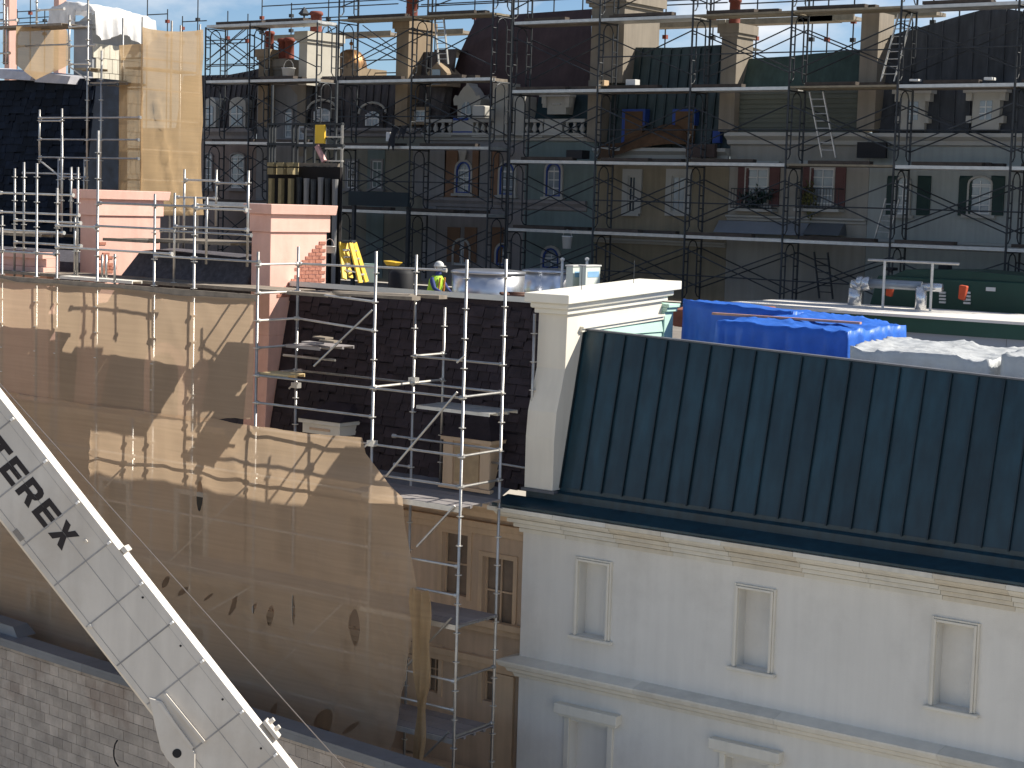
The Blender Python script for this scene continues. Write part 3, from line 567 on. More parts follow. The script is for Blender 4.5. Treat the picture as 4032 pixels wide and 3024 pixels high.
# decks
for z in (10.86,8.84,6.86,4.8):
    deck(rs, P3-.0 if z < 10 else P3-.55, P6, FY+.03, RY-.02, z, 4, mDECK)
    MB().box(P3-.2,P6,FY-.005,FY+.022,z-.10,z-.012).build('deck_edge', mGALVL, rs)
for z in (8.84,6.86):
    for dz in (.5,1.0): ledger(rs,(P3+.3,FY,z+dz),(P6,FY,z+dz),mat=mGALVL)
deck(rs, P4+.05, -.22, RY+.03, TY-.02, UY('C3',540,655,RY).z, 3, mALU)
for (xa,xb,z,n) in ((P1+.05,P2+1.15,14.22,3),(P1+.05,P2+1.0,13.24,3)): deck(rs, xa, xb, FY+.7, RY+.5, z, n, mWOOD if z > 14 else mDECK)
deck(rs, P1+.05, P1+.75, FY+.03, FY+.5, 12.76, 2, M('yellowed plywood', (.62,.47,.25), .8, 0, .15, 5))
for k, (x0,x1,y0,dz) in enumerate(((P1+.5,P2+1.05,-1.35,.05),(P1+.7,P2+1.25,-1.1,.085),(P1+.4,P2+.9,-.95,.12))):
    tag(MB().hexa([(x0,y0,13.25+dz),(x1,y0-.1,13.25+dz),(x1,y0+.12,13.25+dz),(x0,y0+.22,13.25+dz),(x0,y0,13.28+dz),(x1,y0-.1,13.28+dz),(x1,y0+.12,13.28+dz),(x0,y0+.22,13.28+dz)]).build('loose_plank', mWOOD if k else mDECK, None), ('lowest','middle','topmost')[k]+' of the loose planks stacked on the scaffold deck below the pink chimney', 'plank', 'loose planks on the scaffold')
for k in range(4):
    x0 = P1+.9+rnd.uniform(0,.6); y0 = -1.55+k*.26; tag(MB().hexa([(x0,y0,14.235),(x0+1.75,y0+.05,14.235),(x0+1.75,y0+.28,14.235),(x0,y0+.23,14.235),(x0,y0,14.27),(x0+1.75,y0+.05,14.3),(x0+1.75,y0+.28,14.3),(x0,y0+.23,14.27)]).build('loose_plank', mWOOD, None), ('nearest','second nearest','third nearest','farthest')[k]+' of four weathered boards lying on the scaffold under the yellow ladder', 'plank', 'boards under the ladder')
# left run above the upper net
NZ = 14.20
for (r,x,y,yt,Y,zb) in (('A2',320,600,95,FY,0),('A2',497,600,310,FY,0),('A2',850,600,-190,FY,0),('A2',1345,800,360,FY,0),('A2',1693,800,385,FY,0),('A2',128,500,140,RY,14.0),('A2',208,500,85,RY,14.0),('A2',677,500,128,RY,14.0),('A2',1518,800,352,RY,14.1),('A2',1800,600,390,RY,14.6),('A2',2160,500,158,RY,14.6),('A2',18,800,550,FY,0),('A2',652,800,560,RY,14.0),('A2',1606,300,145,TY+1,14.8),('A2',1884,300,150,TY+1,15.3),('A2',620,120,130,TY+2,15.0),('A2',540,120,-150,TY+2,15.0),('A2',1000,960,885,FY,14.1),('A2',925,960,890,RY,14.1),('A2',890,960,890,RY,14.1)):
    p = UY(r,x,y,Y); standard(rs,p.x,Y,zb,UY(r,x,yt,Y).z,mGALV,.024)
for (p0,p1,Y,m) in ((('A2',0,353),('A2',640,372),RY,mGALVL),(('A2',0,525),('A2',690,540),RY,mGALVL),(('A2',130,600),('A2',705,605),RY,mGALVL),(('A2',490,640),('A2',840,648),FY,mGALVL),(('A2',840,650),('A2',1520,662),FY,mGALV),(('A2',1520,655),('A2',2160,665),FY,mGALV),(('A2',490,850),('A2',1500,858),FY,mGALVL),(('A2',860,438),('A2',1700,475),FY,mGALV),(('A2',1710,485),('A2',2150,505),FY,mGALVL),(('A2',1700,462),('A2',2160,468),RY,mGALVL),(('A2',130,797),('A2',710,800),RY,mGALVL),(('A2',0,690),('A2',560,685),RY,mALU),(('A2',0,870),('A2',490,880),FY,mGALV),(('A2',1350,910),('A2',1690,915),FY,mGALVL),(('A2',1690,910),('B2',490,745),FY,mGALV),(('A2',1610,245),('A2',1890,243),TY+1,mGALVL),(('A2',1890,265),('A2',2160,275),TY+1,mGALV),(('A2',1540,395),('A2',1885,396),TY+1,mGALVL),(('A2',1400,700),('A2',2190,705),RY,mGALV)):
    xledger(rs,p0,p1,Y,mat=m)
for k in range(4): deck(rs,-14.4+k*2.3,-14.4+k*2.3+2.28,RY-.1,.12,14.2,3,mWOOD)  # planks set inward so that they block sun from the net below
deck(rs,-11.1,-8.9,RY-.4,RY-.12,14.2,1,M('bright board', (.72,.69,.62), .7, 0, .1, 5))
MB().box(-13.6,P1,FY-.03,FY+.02,14.05,14.17).build('edge_board', mWOOD, rs)
deck(rs,-9.6,-7.25,-.2,1.2,15.02,5,mWOOD); deck(rs,-11.0,-9.62,-.2,1.2,14.98,5,mWOOD); deck(rs,-15.5,-12.5,-.6,.3,15.0,3,mWOOD)  # deck run added to the left and deepened to shade the lower net
for (x,y,z) in ((P3,FY,11.75),(P2,RY,12.45),(P4,RY,12.78)): MB().box(x-.06,x+.09,y-.07,y+.05,z-.06,z+.04).tube((x-.1,y-.08,z-.08),(x+.06,y-.05,z+.06),.018,6).build('swivel_coupler', mGALVL, rs)

# ================================================================ NETTING
def net(name, label, poly, Y, mat, holes=(), seed=1, amp=.07, step=.11, folds=(), cat='debris net', axis='y'):
    """sheet hanging in the plane y=Y from an outline of (x,z); slits are cut out of it"""
    r = random.Random(seed); V2 = [Vector(p) for p in poly]; E2_ = [(i,(i+1)%len(poly)) for i in range(len(poly))]
    for h in holes:
        o = len(V2); V2 += [Vector(p) for p in h]; E2_ += [(o+i,o+(i+1)%len(h)) for i in range(len(h))]
    def inside(p, P):
        c = False; j = len(P)-1
        for i in range(len(P)):
            if (P[i][1] > p[1]) != (P[j][1] > p[1]) and p[0] < (P[j][0]-P[i][0])*(p[1]-P[i][1])/(P[j][1]-P[i][1])+P[i][0]: c = not c
            j = i
        return c
    xs = [p[0] for p in poly]; zs = [p[1] for p in poly]; x = min(xs)
    while x < max(xs):
        z = min(zs)
        while z < max(zs):
            p = (x+r.uniform(-.03,.03), z+r.uniform(-.03,.03))
            if inside(p, poly): V2.append(Vector(p))
            z += step
        x += step
    vs_, es, fs, *_ = delaunay_2d_cdt(V2, E2_, [], 0, 1e-4)
    F = []
    for f in fs:
        c = sum((vs_[i] for i in f), Vector((0,0)))/len(f)
        if inside(c, poly) and not any(inside(c, h) for h in holes): F.append(tuple(f))
    def dy(x, z):
        d = amp*noise.noise(Vector((x*.55+seed, z*.5, seed)))*1.6+amp*.45*noise.noise(Vector((x*1.7, z*1.2, seed+5)))+amp*.30*noise.noise(Vector((x*4.5, z*.7, seed+9)))+amp*.5*(1-abs(noise.noise(Vector((x*.9+z*.25, z*.35, seed+13)))))**7
        for (fx,fz,dx_,dz_,w,h) in folds:
            t = ((x-fx)*dz_-(z-fz)*dx_); s_ = (x-fx)*dx_+(z-fz)*dz_
            d -= h*math.exp(-(t/w)**2)*(1/(1+math.exp(-(s_)*6)))
        return d
    return tag(MB().add([(p.x, Y+dy(p.x,p.y), p.y) if axis == 'y' else (Y-dy(p.x,p.y), p.x, p.y) for p in vs_], F).build(name, mat, None, True), label, cat)
NY = -2.06
def xz(r,x,y,Y=NY): p = UY(r,x,y,Y); return (p.x,p.z)
def almond(r,x,y,w,h,tilt=0,Y=NY-.05):
    c = UY(r,x,y,Y); s = 1/2.212/205; w *= s*1.25; h *= s; out = []
    for k in range(12):
        t = 2*math.pi*k/12; a = math.cos(t)*w/2*abs(math.cos(t))**.25; b = math.sin(t)*h/2; out.append((c.x+a*math.cos(tilt)+b*math.sin(tilt)*1.2, c.z-a*math.sin(tilt)+b*math.cos(tilt)))
    return out
def scallop(pts, n=6, sag=.05, seed=2):
    r = random.Random(seed); out = []
    for a, b in zip(pts[:-1], pts[1:]):
        for k in range(n): t = k/n; out.append((a[0]+(b[0]-a[0])*t, a[1]+(b[1]-a[1])*t-sag*r.random()))
    return out+[pts[-1]]
up = [(-17.5,14.12)]+scallop([(-13.0,14.12),(-9,14.12),(P1-.04,14.1)],10,.06)+scallop([(P1-.04,14.05),(P1-.04,11.8)],5,.0)+scallop([xz('A3',2190,540),xz('A3',1900,545),xz('A3',1750,575),xz('A3',1500,530),xz('A3',1050,470),xz('A3',400,370),xz('A3',0,330),(-17.5,11.7)],4,.03)
net('debris_net', 'upper tan debris net with lit top hung on the scaffold left of the pink chimney', up, NY, mNET, [], 3, .035)
lo = [(-17.5,11.95)]+scallop([(-17.0,11.9),xz('A3',1000,452),xz('A3',1900,548),xz('B3',210,605),xz('B3',640,662),xz('B3',1180,712)],6,.02)+[xz('B3',1212,850),xz('B3',1300,965),xz('B3',1420,1130),xz('B3',1525,1232),xz('B3',1545,1500),xz('G3',320,60),xz('G3',300,400),xz('G3',255,700),xz('G3',205,1000),xz('G3',170,1200),xz('G3',120,1400),xz('G3',60,1600),(-2.1,4.5),(-2.4,2.0),(-17.5,2.0)]
hl = [almond('A3',1730,1225,60,270,0),almond('E3',1440,205,45,130,.5),almond('E3',1590,285,40,140,.9),almond('E3',1810,335,22,130,.85),almond('E3',2030,410,45,200,.4),almond('F3',218,270,35,100,.3),almond('F3',365,335,70,190,.15),almond('F3',560,285,28,260,-.05),almond('F3',1110,435,80,310,0),almond('F3',385,1160,50,170,.45),almond('F3',830,1265,140,280,.5),almond('F3',1060,1310,35,190,.8)]
net('debris_net', 'lower tan debris net with torn slits reaching down to the block wall', lo, NY-.05, mNET, hl, 8, .05,
    folds=[(P3+.1,10.4,.25,-1,.10,.10),(P3+.35,10.2,.35,-1,.06,.08),(P3+.25,8.5,.1,-1,.05,.07),(-9.0,11.2,0,-1,.05,.14),(P1-.5,8.2,1,-.32,.09,.05),(P1-1.9,8.9,1,-.25,.07,.04),(P3-.2,9.3,-.15,-1,.06,.08),(-13,10,.1,-1,.08,.06)])
# twisted net strip hanging at the free edge
ts = MB(); N = 46; ring = []
for k in range(N+1):
    t = k/N; z = 9.35-t*5.6; c = UY('G3',350+30*math.sin(t*5),0,NY-.1).x; w = .17+.10*math.sin(t*9.5+.6)+.03*math.sin(t*31); w = max(w,.05)
    ring.append([(c+w*(-1+2*i/9)*1.0, NY-.12+.05*math.sin(i*1.9+t*7)+.03*math.sin(i*3.1+t*13), z+.03*math.sin(i+t*9)) for i in range(10)])
ts.add([p for rr in ring for p in rr], [(k*10+i,k*10+i+1,(k+1)*10+i+1,(k+1)*10+i) for k in range(N) for i in range(9)])
tag(ts.build('net_strip', mNETD, None, True), 'twisted strip of tan net hanging loose at the free edge', 'net strip')

# ================================================================ CRANE BOOM (foreground left)
BD = 19.0; PXM = BD/FPX
_o = CAM+ray('S',0,1535)*BD; la = Vector((1167,1489)).normalized()
bs = (AR*la.x-AU*la.y); bt = (-AR*la.y-AU*la.x); bwv = AF
def BL(s, t, w=0): return _o+bs*(s*PXM)+bt*(t*PXM)+bwv*w     # s, t in survey pixels, w in metres away from the camera
bo = thing('crane_boom', 'pale grey telescopic crane boom with black lettering crossing the lower left corner', 'crane boom', tuple(BL(2300,160,.3)))
mBOOM = M('crane cream grey paint', (.60,.56,.50), .45, 0, .07, .8, .03, 20, streak=.08, spec=.5, stain=((.42,.36,.29), .9, .4))
S0, S1 = -900, 2500
mb = MB(); prof = [(20,0),(312,0),(324,.05),(318,.30),(290,.55),(110,.55),(50,.36),(2,.09)]
mb.add([BL(S0,t,w) for t,w in prof]+[BL(S1,t,w) for t,w in prof], [(i,(i+1)%8,8+(i+1)%8,8+i) for i in range(8)]+[tuple(range(7,-1,-1)),tuple(range(8,16))])
mb.build('boom_section', mBOOM, bo)
mSEAMB = M('boom weld grey', (.30,.29,.28), .6, 0, .2, 8); mLUG = M('white weld tab', (.86,.84,.80), .5)  # seams and panel lines in a darker grey than the boom
sv = [-700,-490,-285,-90,121,332,538,739,944,1139,1332,1585,1800,2020,2240,2450]
for s in sv:
    a0, a1, b0, b1 = BL(s-3,34,-.004), BL(s+3,34,-.004), BL(s-3,308,-.004), BL(s+3,308,-.004)
    MB().add([a0,a1,b1,b0,BL(s-3,34,.01),BL(s+3,34,.01),BL(s+3,308,.01),BL(s-3,308,.01)], [(0,1,2,3),(0,1,5,4),(1,2,6,5),(2,3,7,6),(3,0,4,7)]).build('weld_seam', mSEAMB, bo)
    MB().hexa([BL(s-4,26,-.03),BL(s+5,26,-.03),BL(s+5,40,-.03),BL(s-4,40,-.03),BL(s-4,26,.02),BL(s+5,26,.02),BL(s+5,40,.02),BL(s-4,40,.02)]).build('weld_tab', mLUG, bo)
for t, w2 in ((150,1.2),(290,.8),(52,.6)):
    MB().hexa([BL(S0+5,t-w2,-.003),BL(S1-5,t-w2,-.003),BL(S1-5,t+w2,-.003),BL(S0+5,t+w2,-.003),BL(S0+5,t-w2,.01),BL(S1-5,t-w2,.01),BL(S1-5,t+w2,.01),BL(S0+5,t+w2,.01)]).build('panel_line', mSEAMB, bo)
for s in (1232,1500,1745,990):
    c = BL(s,62,-.004); vs2 = [c+(bs*math.cos(k*math.pi/6)+bt*math.sin(k*math.pi/6))*.012 for k in range(12)]
    MB().add(vs2+[p+bwv*.015 for p in vs2], [tuple(range(12))]+[(k,(k+1)%12,12+(k+1)%12,12+k) for k in range(12)]).build('bolt_hole', mBLACK, bo)
# lettering, reading down the boom: polygons in a 1x1 cell (u along boom, v up towards the top edge)
GL = dict(T=[[(0,1),(1,1),(1,.76),(.64,.76),(.64,0),(.36,0),(.36,.76),(0,.76)]],
 E=[[(0,0),(0,1),(1,1),(1,.78),(.30,.78),(.30,.62),(.92,.62),(.92,.40),(.30,.40),(.30,.22),(1,.22),(1,0)]],
 R=[[(0,0),(0,1),(.72,1),(.9,.93),(1,.78),(1,.55),(.9,.42),(.78,.37),(1,0),(.68,0),(.48,.34),(.29,.34),(.29,.55),(.62,.55),(.70,.60),(.70,.73),(.62,.78),(.29,.78),(.29,0)]],
 X=[[(0,0),(.34,.51),(.02,1),(.36,1),(.52,.72),(.68,1),(1,1),(.68,.51),(1.02,0),(.68,0),(.5,.30),(.33,0)]])
LW, LH, LP, LT = 88, 90, 105.5, 199
pE = q('A3',110,895); sE = (pE[0])*la.x+(pE[1]-1535)*la.y
letters = MB()
for k, ch in enumerate('TEREX'):
    s0 = sE+(k-1)*LP
    for poly in GL[ch]:
        n_ = len(poly); fr_ = [BL(s0+u*LW, LT-v*LH, -.003) for u,v in poly]; letters.add(fr_+[p+bwv*.002 for p in fr_], [tuple(range(n_))]+[(i,(i+1)%n_,n_+(i+1)%n_,n_+i) for i in range(n_)])
letters.build('lettering', M('black lettering', (.018,.013,.014), .5, 0, .1), bo)
# data plate under the lettering
MB().hexa([BL(470,285,-.006),BL(520,285,-.006),BL(520,306,-.006),BL(470,306,-.006),BL(470,285,0),BL(520,285,0),BL(520,306,0),BL(470,306,0)]).build('data_plate', M('dull brass plate', (.22,.20,.18), .5, .4), bo)
def bpt(px, py): return ((px)*la.x+(py-1535)*la.y, -(px)*la.y+(py-1535)*la.x)
# gusset and pin lug at the foot of the picture
g_ = [bpt(*p) for p in ((588,2745),(640,2760),(770,2965),(770,3075),(735,3075),(700,3030),(660,2990),(635,2950),(613,2860))]
mb = MB(); n_ = len(g_); mb.add([BL(s,t,-.03) for s,t in g_]+[BL(s,t,.12) for s,t in g_], [tuple(range(n_)),tuple(range(2*n_-1,n_-1,-1))]+[(i,(i+1)%n_,n_+(i+1)%n_,n_+i) for i in range(n_)]); mb.build('gusset_plate', mBOOM, bo, False, .008)
mb = MB(); hc = bpt(699,2964)
for ri, ro, w0, w1, m_, nm in ((0,18,-.034,-.031,mBLACK,'pin_hole'),):
    vs2 = [BL(hc[0]+ro*math.cos(k*math.pi/10),hc[1]+ro*math.sin(k*math.pi/10),w0) for k in range(20)]; MB().add(vs2+[p+bwv*.02 for p in vs2], [tuple(range(20))]+[(k,(k+1)%20,20+(k+1)%20,20+k) for k in range(20)]).build(nm, m_, bo)
for (pa,pb,ww) in (((650,2730),(805,2920),5),((628,2765),(760,2945),4)):
    a_, b_ = bpt(*pa), bpt(*pb); A_, B_ = BL(*a_,-.02), BL(*b_,-.02); MB().bar(A_,B_,.03,.035,tuple(AF)).build('stiffener', mBOOM, bo)
for (px,py,w_,h_) in ((490,2165,26,20),(340,2130,14,10),(355,2465,16,14)):
    s,t = bpt(px,py); MB().hexa([BL(s-w_/2,t-h_/2,-.02),BL(s+w_/2,t-h_/2,-.02),BL(s+w_/2,t+h_/2,-.02),BL(s-w_/2,t+h_/2,-.02),BL(s-w_/2,t-h_/2,.2),BL(s+w_/2,t-h_/2,.2),BL(s+w_/2,t+h_/2,.2),BL(s-w_/2,t+h_/2,.2)]).build('lug', mBOOM, bo, False, .005)
s,t = bpt(1052,2868); mb = MB()
for ds in (-10,26): mb.tube(BL(s+ds,t-6,.1),BL(s+ds,t-36,.1),.025,8)
mb.hexa([BL(s-28,t-12,.02),BL(s+60,t-12,.02),BL(s+60,t+4,.02),BL(s-28,t+4,.02),BL(s-28,t-12,.2),BL(s+60,t-12,.2),BL(s+60,t+4,.2),BL(s-28,t+4,.2)]); mb.build('cable_guide', mBOOM, bo, False, .004)
c0 = CAM+ray('S',-500,955)*18.9; c1 = CAM+ray('S',1345,3010)*18.9; c2 = c1+(c1-c0)*.35
MB().tube(c0,c2,.0055,6).build('hoist_cable', M('steel wire', (.22,.19,.17), .4, .6), bo)
# ================================================================ HOUSES OF THE BACK ROW
HY = 19.35
def hp(r,x,y,Y=None): p = UY(r,x,y,HY if Y is None else Y); return p.x, p.z
def arc(x0,x1,z0,z1,h,n=8):   # outline of an opening with a round or segmental head of rise h
    c = (x0+x1)/2; w = (x1-x0)/2
    return [(x0,z0),(x1,z0)]+[(c+w*math.cos(math.pi*k/n), z1-h+h*math.sin(math.pi*k/n)) for k in range(n+1)]
def window(par, r, xa, xb, ya, yb, y=None, rise=0.0, cols=2, rows=3, fm=None, gm=None, sur=.10, surm=None, sill=True, tape=False, r2=None):
    y = HY if y is None else y; fm = fm or mFRW; gm = gm or mGLASS
    a = UY(r,xa,ya,y); b = UY(r2 or r,xb,yb,y); x0, x1, z0, z1 = a.x, b.x, min(a.z,b.z), max(a.z,b.z)
    ol = arc(x0,x1,z0,z1,rise) if rise else [(x0,z0),(x1,z0),(x1,z1),(x0,z1)]
    w = MB().prism(ol,'y',y-.012,y+.02).build('window', gm, par)
    if sur:
        oo = arc(x0-sur,x1+sur,z0-.02,z1+sur,rise+sur*.6) if rise else [(x0-sur,z0-.02),(x1+sur,z0-.02),(x1+sur,z1+sur),(x0-sur,z1+sur)]
        n = len(ol); mb = MB(); mb.add([(p[0],y-.07,p[1]) for p in oo]+[(p[0],y-.07,p[1]) for p in ol]+[(p[0],y+.02,p[1]) for p in oo]+[(p[0],y-.0,p[1]) for p in ol],
            [(i,(i+1)%n,n+(i+1)%n,n+i) for i in range(n)]+[(i,(i+1)%n,2*n+(i+1)%n,2*n+i) for i in range(n)]+[(n+i,n+(i+1)%n,3*n+(i+1)%n,3*n+i) for i in range(n)]); mb.build('surround', surm or fm, w)
    mb = MB(); t = .022
    mb.box(x0,x0+2*t,y-.035,y-.013,z0,z1-rise*.9).box(x1-2*t,x1,y-.035,y-.013,z0,z1-rise*.9).box(x0+2*t,x1-2*t,y-.034,y-.013,z0,z0+2*t).box(x0+2*t,x1-2*t,y-.034,y-.013,z1-rise*.9-2*t,z1-rise*.9); mb.build('frame', fm, w)
    mb = MB()
    for k in range(1,cols): xx = x0+(x1-x0)*k/cols; mb.box(xx-t*.6,xx+t*.6,y-.033,y-.0135,z0+2*t,z1-rise*.35-t)
    for k in range(1,rows): zz = z0+(z1-z0)*k/rows; mb.box(x0+2*t,x1-2*t,y-.032,y-.0137,zz-t*.6,zz+t*.6)
    if mb.v: mb.build('muntins', fm, w)
    if sill: MB().box(x0-.16,x1+.16,y-.13,y+.01,z0-.10,z0-.021).build('sill', surm or fm, w)
    if tape:
        o2 = arc(x0-.02,x1+.02,z0,z1+.02,rise) if rise else [(x0-.02,z0),(x1+.02,z0),(x1+.02,z1+.02),(x0-.02,z1+.02)]
        o3 = arc(x0+.035,x1-.035,z0+.04,z1-.03,rise) if rise else [(x0+.03,z0+.03),(x1-.03,z0+.03),(x1-.03,z1-.03),(x0+.03,z1-.03)]; n = len(o2)
        MB().add([(p[0],y-.075,p[1]) for p in o2]+[(p[0],y-.075,p[1]) for p in o3]+[(p[0],y-.04,p[1]) for p in o3], [(i,(i+1)%n,n+(i+1)%n,n+i) for i in range(n)]+[(n+i,n+(i+1)%n,2*n+(i+1)%n,2*n+i) for i in range(n)]).build('masking_tape', mBTAPE, w)
    return w, (x0,x1,z0,z1)
def wallbox(par, x0, x1, z0, z1, mat, y=None, name='wall', depth=.5):
    y = HY if y is None else y; return MB().box(x0,x1,y,y+depth,z0,z1).build(name, mat, par)
def band(par, x0, x1, z, h, pj, mat, name='cornice', y=None):
    y = HY if y is None else y
    return MB().prism([(y,z),(y-pj*.35,z+h*.1),(y-pj*.45,z+h*.4),(y-pj*.8,z+h*.6),(y-pj,z+h*.7),(y-pj,z+h*.98),(y,z+h)],'x',x0,x1).build(name, mat, par)
def mansard(par, pts_bot, pts_top, mat, battens=0, bm=None, y0=None, y1=None, name='roof', bw=.02):
    """pts: lists of (x,z) along foot and along ridge, same length"""
    pts_bot = [(p_[0],p_[1]-.22) for p_ in pts_bot]; y0 = HY+.05 if y0 is None else y0; y1 = HY+.45 if y1 is None else y1; n = len(pts_bot)
    mb = MB(); mb.add([(p[0],y0,p[1]) for p in pts_bot]+[(p[0],y1,p[1]) for p in pts_top]+[(p[0],y1+1.2,p[1]-.1) for p in pts_top], [(i,i+1,n+i+1,n+i) for i in range(n-1)]+[(n+i,n+i+1,2*n+i+1,2*n+i) for i in range(n-1)])
    o = mb.build(name, mat, par)
    if battens:
        xa, xb = pts_bot[0][0], pts_bot[-1][0]; k = xa+battens*.5; bb_ = MB()
        def at(P, t):
            for i in range(n-1):
                pa, pb_ = P[i], P[i+1]; f0, f1 = (pa[0]-P[0][0])/(P[-1][0]-P[0][0]), (pb_[0]-P[0][0])/(P[-1][0]-P[0][0])
                if f0 <= t <= f1+1e-6: u = (t-f0)/max(1e-6,f1-f0); return (pa[0]+(pb_[0]-pa[0])*u, pa[1]+(pb_[1]-pa[1])*u)
            return P[-1]
        while k < xb:
            t = (k-xa)/(xb-xa); a = at(pts_bot,t); b = at(pts_top,t); MB().hexa([(a[0]-bw,y0-.05,a[1]),(a[0]+bw,y0-.05,a[1]),(a[0]+bw,y0+.01,a[1]),(a[0]-bw,y0+.01,a[1]),(b[0]-bw,y1-.05,b[1]-.02),(b[0]+bw,y1-.05,b[1]-.02),(b[0]+bw,y1+.01,b[1]-.02),(b[0]-bw,y1+.01,b[1]-.02)]).build('batten', bm or mat, o); k += battens
    return o
def stack(par, r, xa, xb, yt, yb, Y, depth, mat, pots=(), cap=.12, name='chimney_stack', r2=None, zb=None):
    a = UY(r,xa,yt,Y); b = UY(r2 or r,xb,yb,Y); zb = b.z if zb is None else zb
    s = MB().box(a.x,b.x,Y,Y+depth,zb,a.z).build(name, mat, par)
    if cap:
        MB().box(a.x-cap*.5,b.x+cap*.5,Y-cap*.5,Y+depth+cap*.5,a.z-.34,a.z-.24).box(a.x-cap,b.x+cap,Y-cap,Y+depth+cap,a.z-.238,a.z+.02).build('cap', mat, s)
    for (u,h,rad) in pots:
        c = (a.x+(b.x-a.x)*u, Y+depth*.35, a.z+.021)
        MB().lathe(c,[(rad*1.1,0),(rad,.05),(rad*.92,h*.8),(rad*1.15,h*.82),(rad*1.15,h*.93),(rad*.95,h)],10).build('chimney_pot', mRED, s, True)
    return s
mSTK = M('party wall beige', (.22,.19,.15), .85, 0, .1, 1.2, streak=.12); mSTK2 = M('party wall ochre', (.25,.19,.125), .85, 0, .1, 1.2, streak=.12)
mH8 = M('pale grey green wall', (.31,.33,.31), .85, 0, .08, 1, streak=.1); mH7 = M('warm grey wall', (.30,.28,.24), .85, 0, .08, 1, streak=.1)
mH6 = M('khaki wall', (.24,.20,.135), .85, 0, .12, 1, streak=.12); mH5 = M('sea green wall', (.16,.205,.195), .85, 0, .12, 1, streak=.1)
mH4 = M('mauve grey wall', (.245,.225,.215), .85, 0, .1, 1, streak=.1); mORP = M('terracotta pilaster', (.20,.115,.07), .85, 0, .12, 2)
mH3 = M('olive wall', (.20,.19,.15), .85, 0, .1, 1, streak=.1); mH2 = M('stone grey wall', (.24,.235,.23), .85, 0, .1, 1, streak=.1); mH1 = M('dusty brown wall', (.19,.15,.13), .85, 0, .1, 1, streak=.1)
mSL1 = M('grey brown slates', (.060,.054,.056), .7, 0, .3, 2, .2, 12, streak=.35); mSL4 = M('maroon slates', (.060,.038,.040), .75, 0, .22, 1.5, .2, 12, streak=.15); mSL5 = M('teal slates', (.018,.040,.050), .7, 0, .25, 2, .2, 12, streak=.2)
mSL6 = M('bottle green metal', (.026,.044,.047), .5, 0, .25, 2, .1, 8, streak=.3); mSL7 = M('sage green roof', (.036,.062,.055), .7, 0, .2, 2, .1, 8, streak=.2); mSL8 = M('charcoal slates', (.050,.056,.066), .7, 0, .22, 2, .2, 12, streak=.3)
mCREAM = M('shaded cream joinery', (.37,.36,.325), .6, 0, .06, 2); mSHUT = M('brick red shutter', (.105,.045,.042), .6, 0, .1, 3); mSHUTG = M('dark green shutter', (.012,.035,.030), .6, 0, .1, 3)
ZB = 13.28
GRP = 'houses of the back row'
# --- house 8 (far right)
h8x0 = hp('E',905,700)[0]; cz8 = hp('E',1400,1175)[1]
H8 = thing('town_house', 'rightmost back house with charcoal mansard, cream dormers and green shutters', 'house', (2,HY,ZB), GRP)
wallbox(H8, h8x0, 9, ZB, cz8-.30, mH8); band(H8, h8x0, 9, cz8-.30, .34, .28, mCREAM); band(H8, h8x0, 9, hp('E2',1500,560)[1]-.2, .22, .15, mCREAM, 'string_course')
rp = [(920,340),(1300,240),(1660,135),(1930,62),(2060,75),(2212,100)]
tops = [hp('E',x,y,HY+.45) for x,y in rp]; tops.append((9, tops[-1][1]-.35)); bots = [(h8x0 if i == 0 else p[0]+.05, cz8+.04) for i, p in enumerate(tops)]
mansard(H8, bots, tops, mSL8, .42, mSL8, bw=.012)
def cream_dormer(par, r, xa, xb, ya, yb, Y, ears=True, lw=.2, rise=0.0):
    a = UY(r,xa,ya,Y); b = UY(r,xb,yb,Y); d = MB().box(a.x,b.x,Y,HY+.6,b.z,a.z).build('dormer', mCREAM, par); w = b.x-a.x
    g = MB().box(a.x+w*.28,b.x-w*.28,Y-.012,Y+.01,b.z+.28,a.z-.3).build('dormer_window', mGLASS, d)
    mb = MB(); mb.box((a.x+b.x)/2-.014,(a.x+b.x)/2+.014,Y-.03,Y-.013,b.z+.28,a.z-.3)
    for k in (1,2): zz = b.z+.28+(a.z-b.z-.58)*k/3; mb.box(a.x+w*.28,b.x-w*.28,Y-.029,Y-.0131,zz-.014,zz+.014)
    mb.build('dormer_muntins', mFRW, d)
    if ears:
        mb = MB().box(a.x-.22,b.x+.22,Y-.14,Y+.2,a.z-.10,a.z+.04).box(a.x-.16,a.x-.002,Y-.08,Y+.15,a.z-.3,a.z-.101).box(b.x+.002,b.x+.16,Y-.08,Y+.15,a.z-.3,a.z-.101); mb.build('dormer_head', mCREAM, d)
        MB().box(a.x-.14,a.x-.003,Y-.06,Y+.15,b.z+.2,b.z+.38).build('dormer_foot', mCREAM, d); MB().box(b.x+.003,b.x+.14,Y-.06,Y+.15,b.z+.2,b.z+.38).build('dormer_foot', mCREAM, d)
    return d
cream_dormer(H8,'E',1150,1340,785,1140,HY-.05); cream_dormer(H8,'E',1772,1990,775,1140,HY-.05)
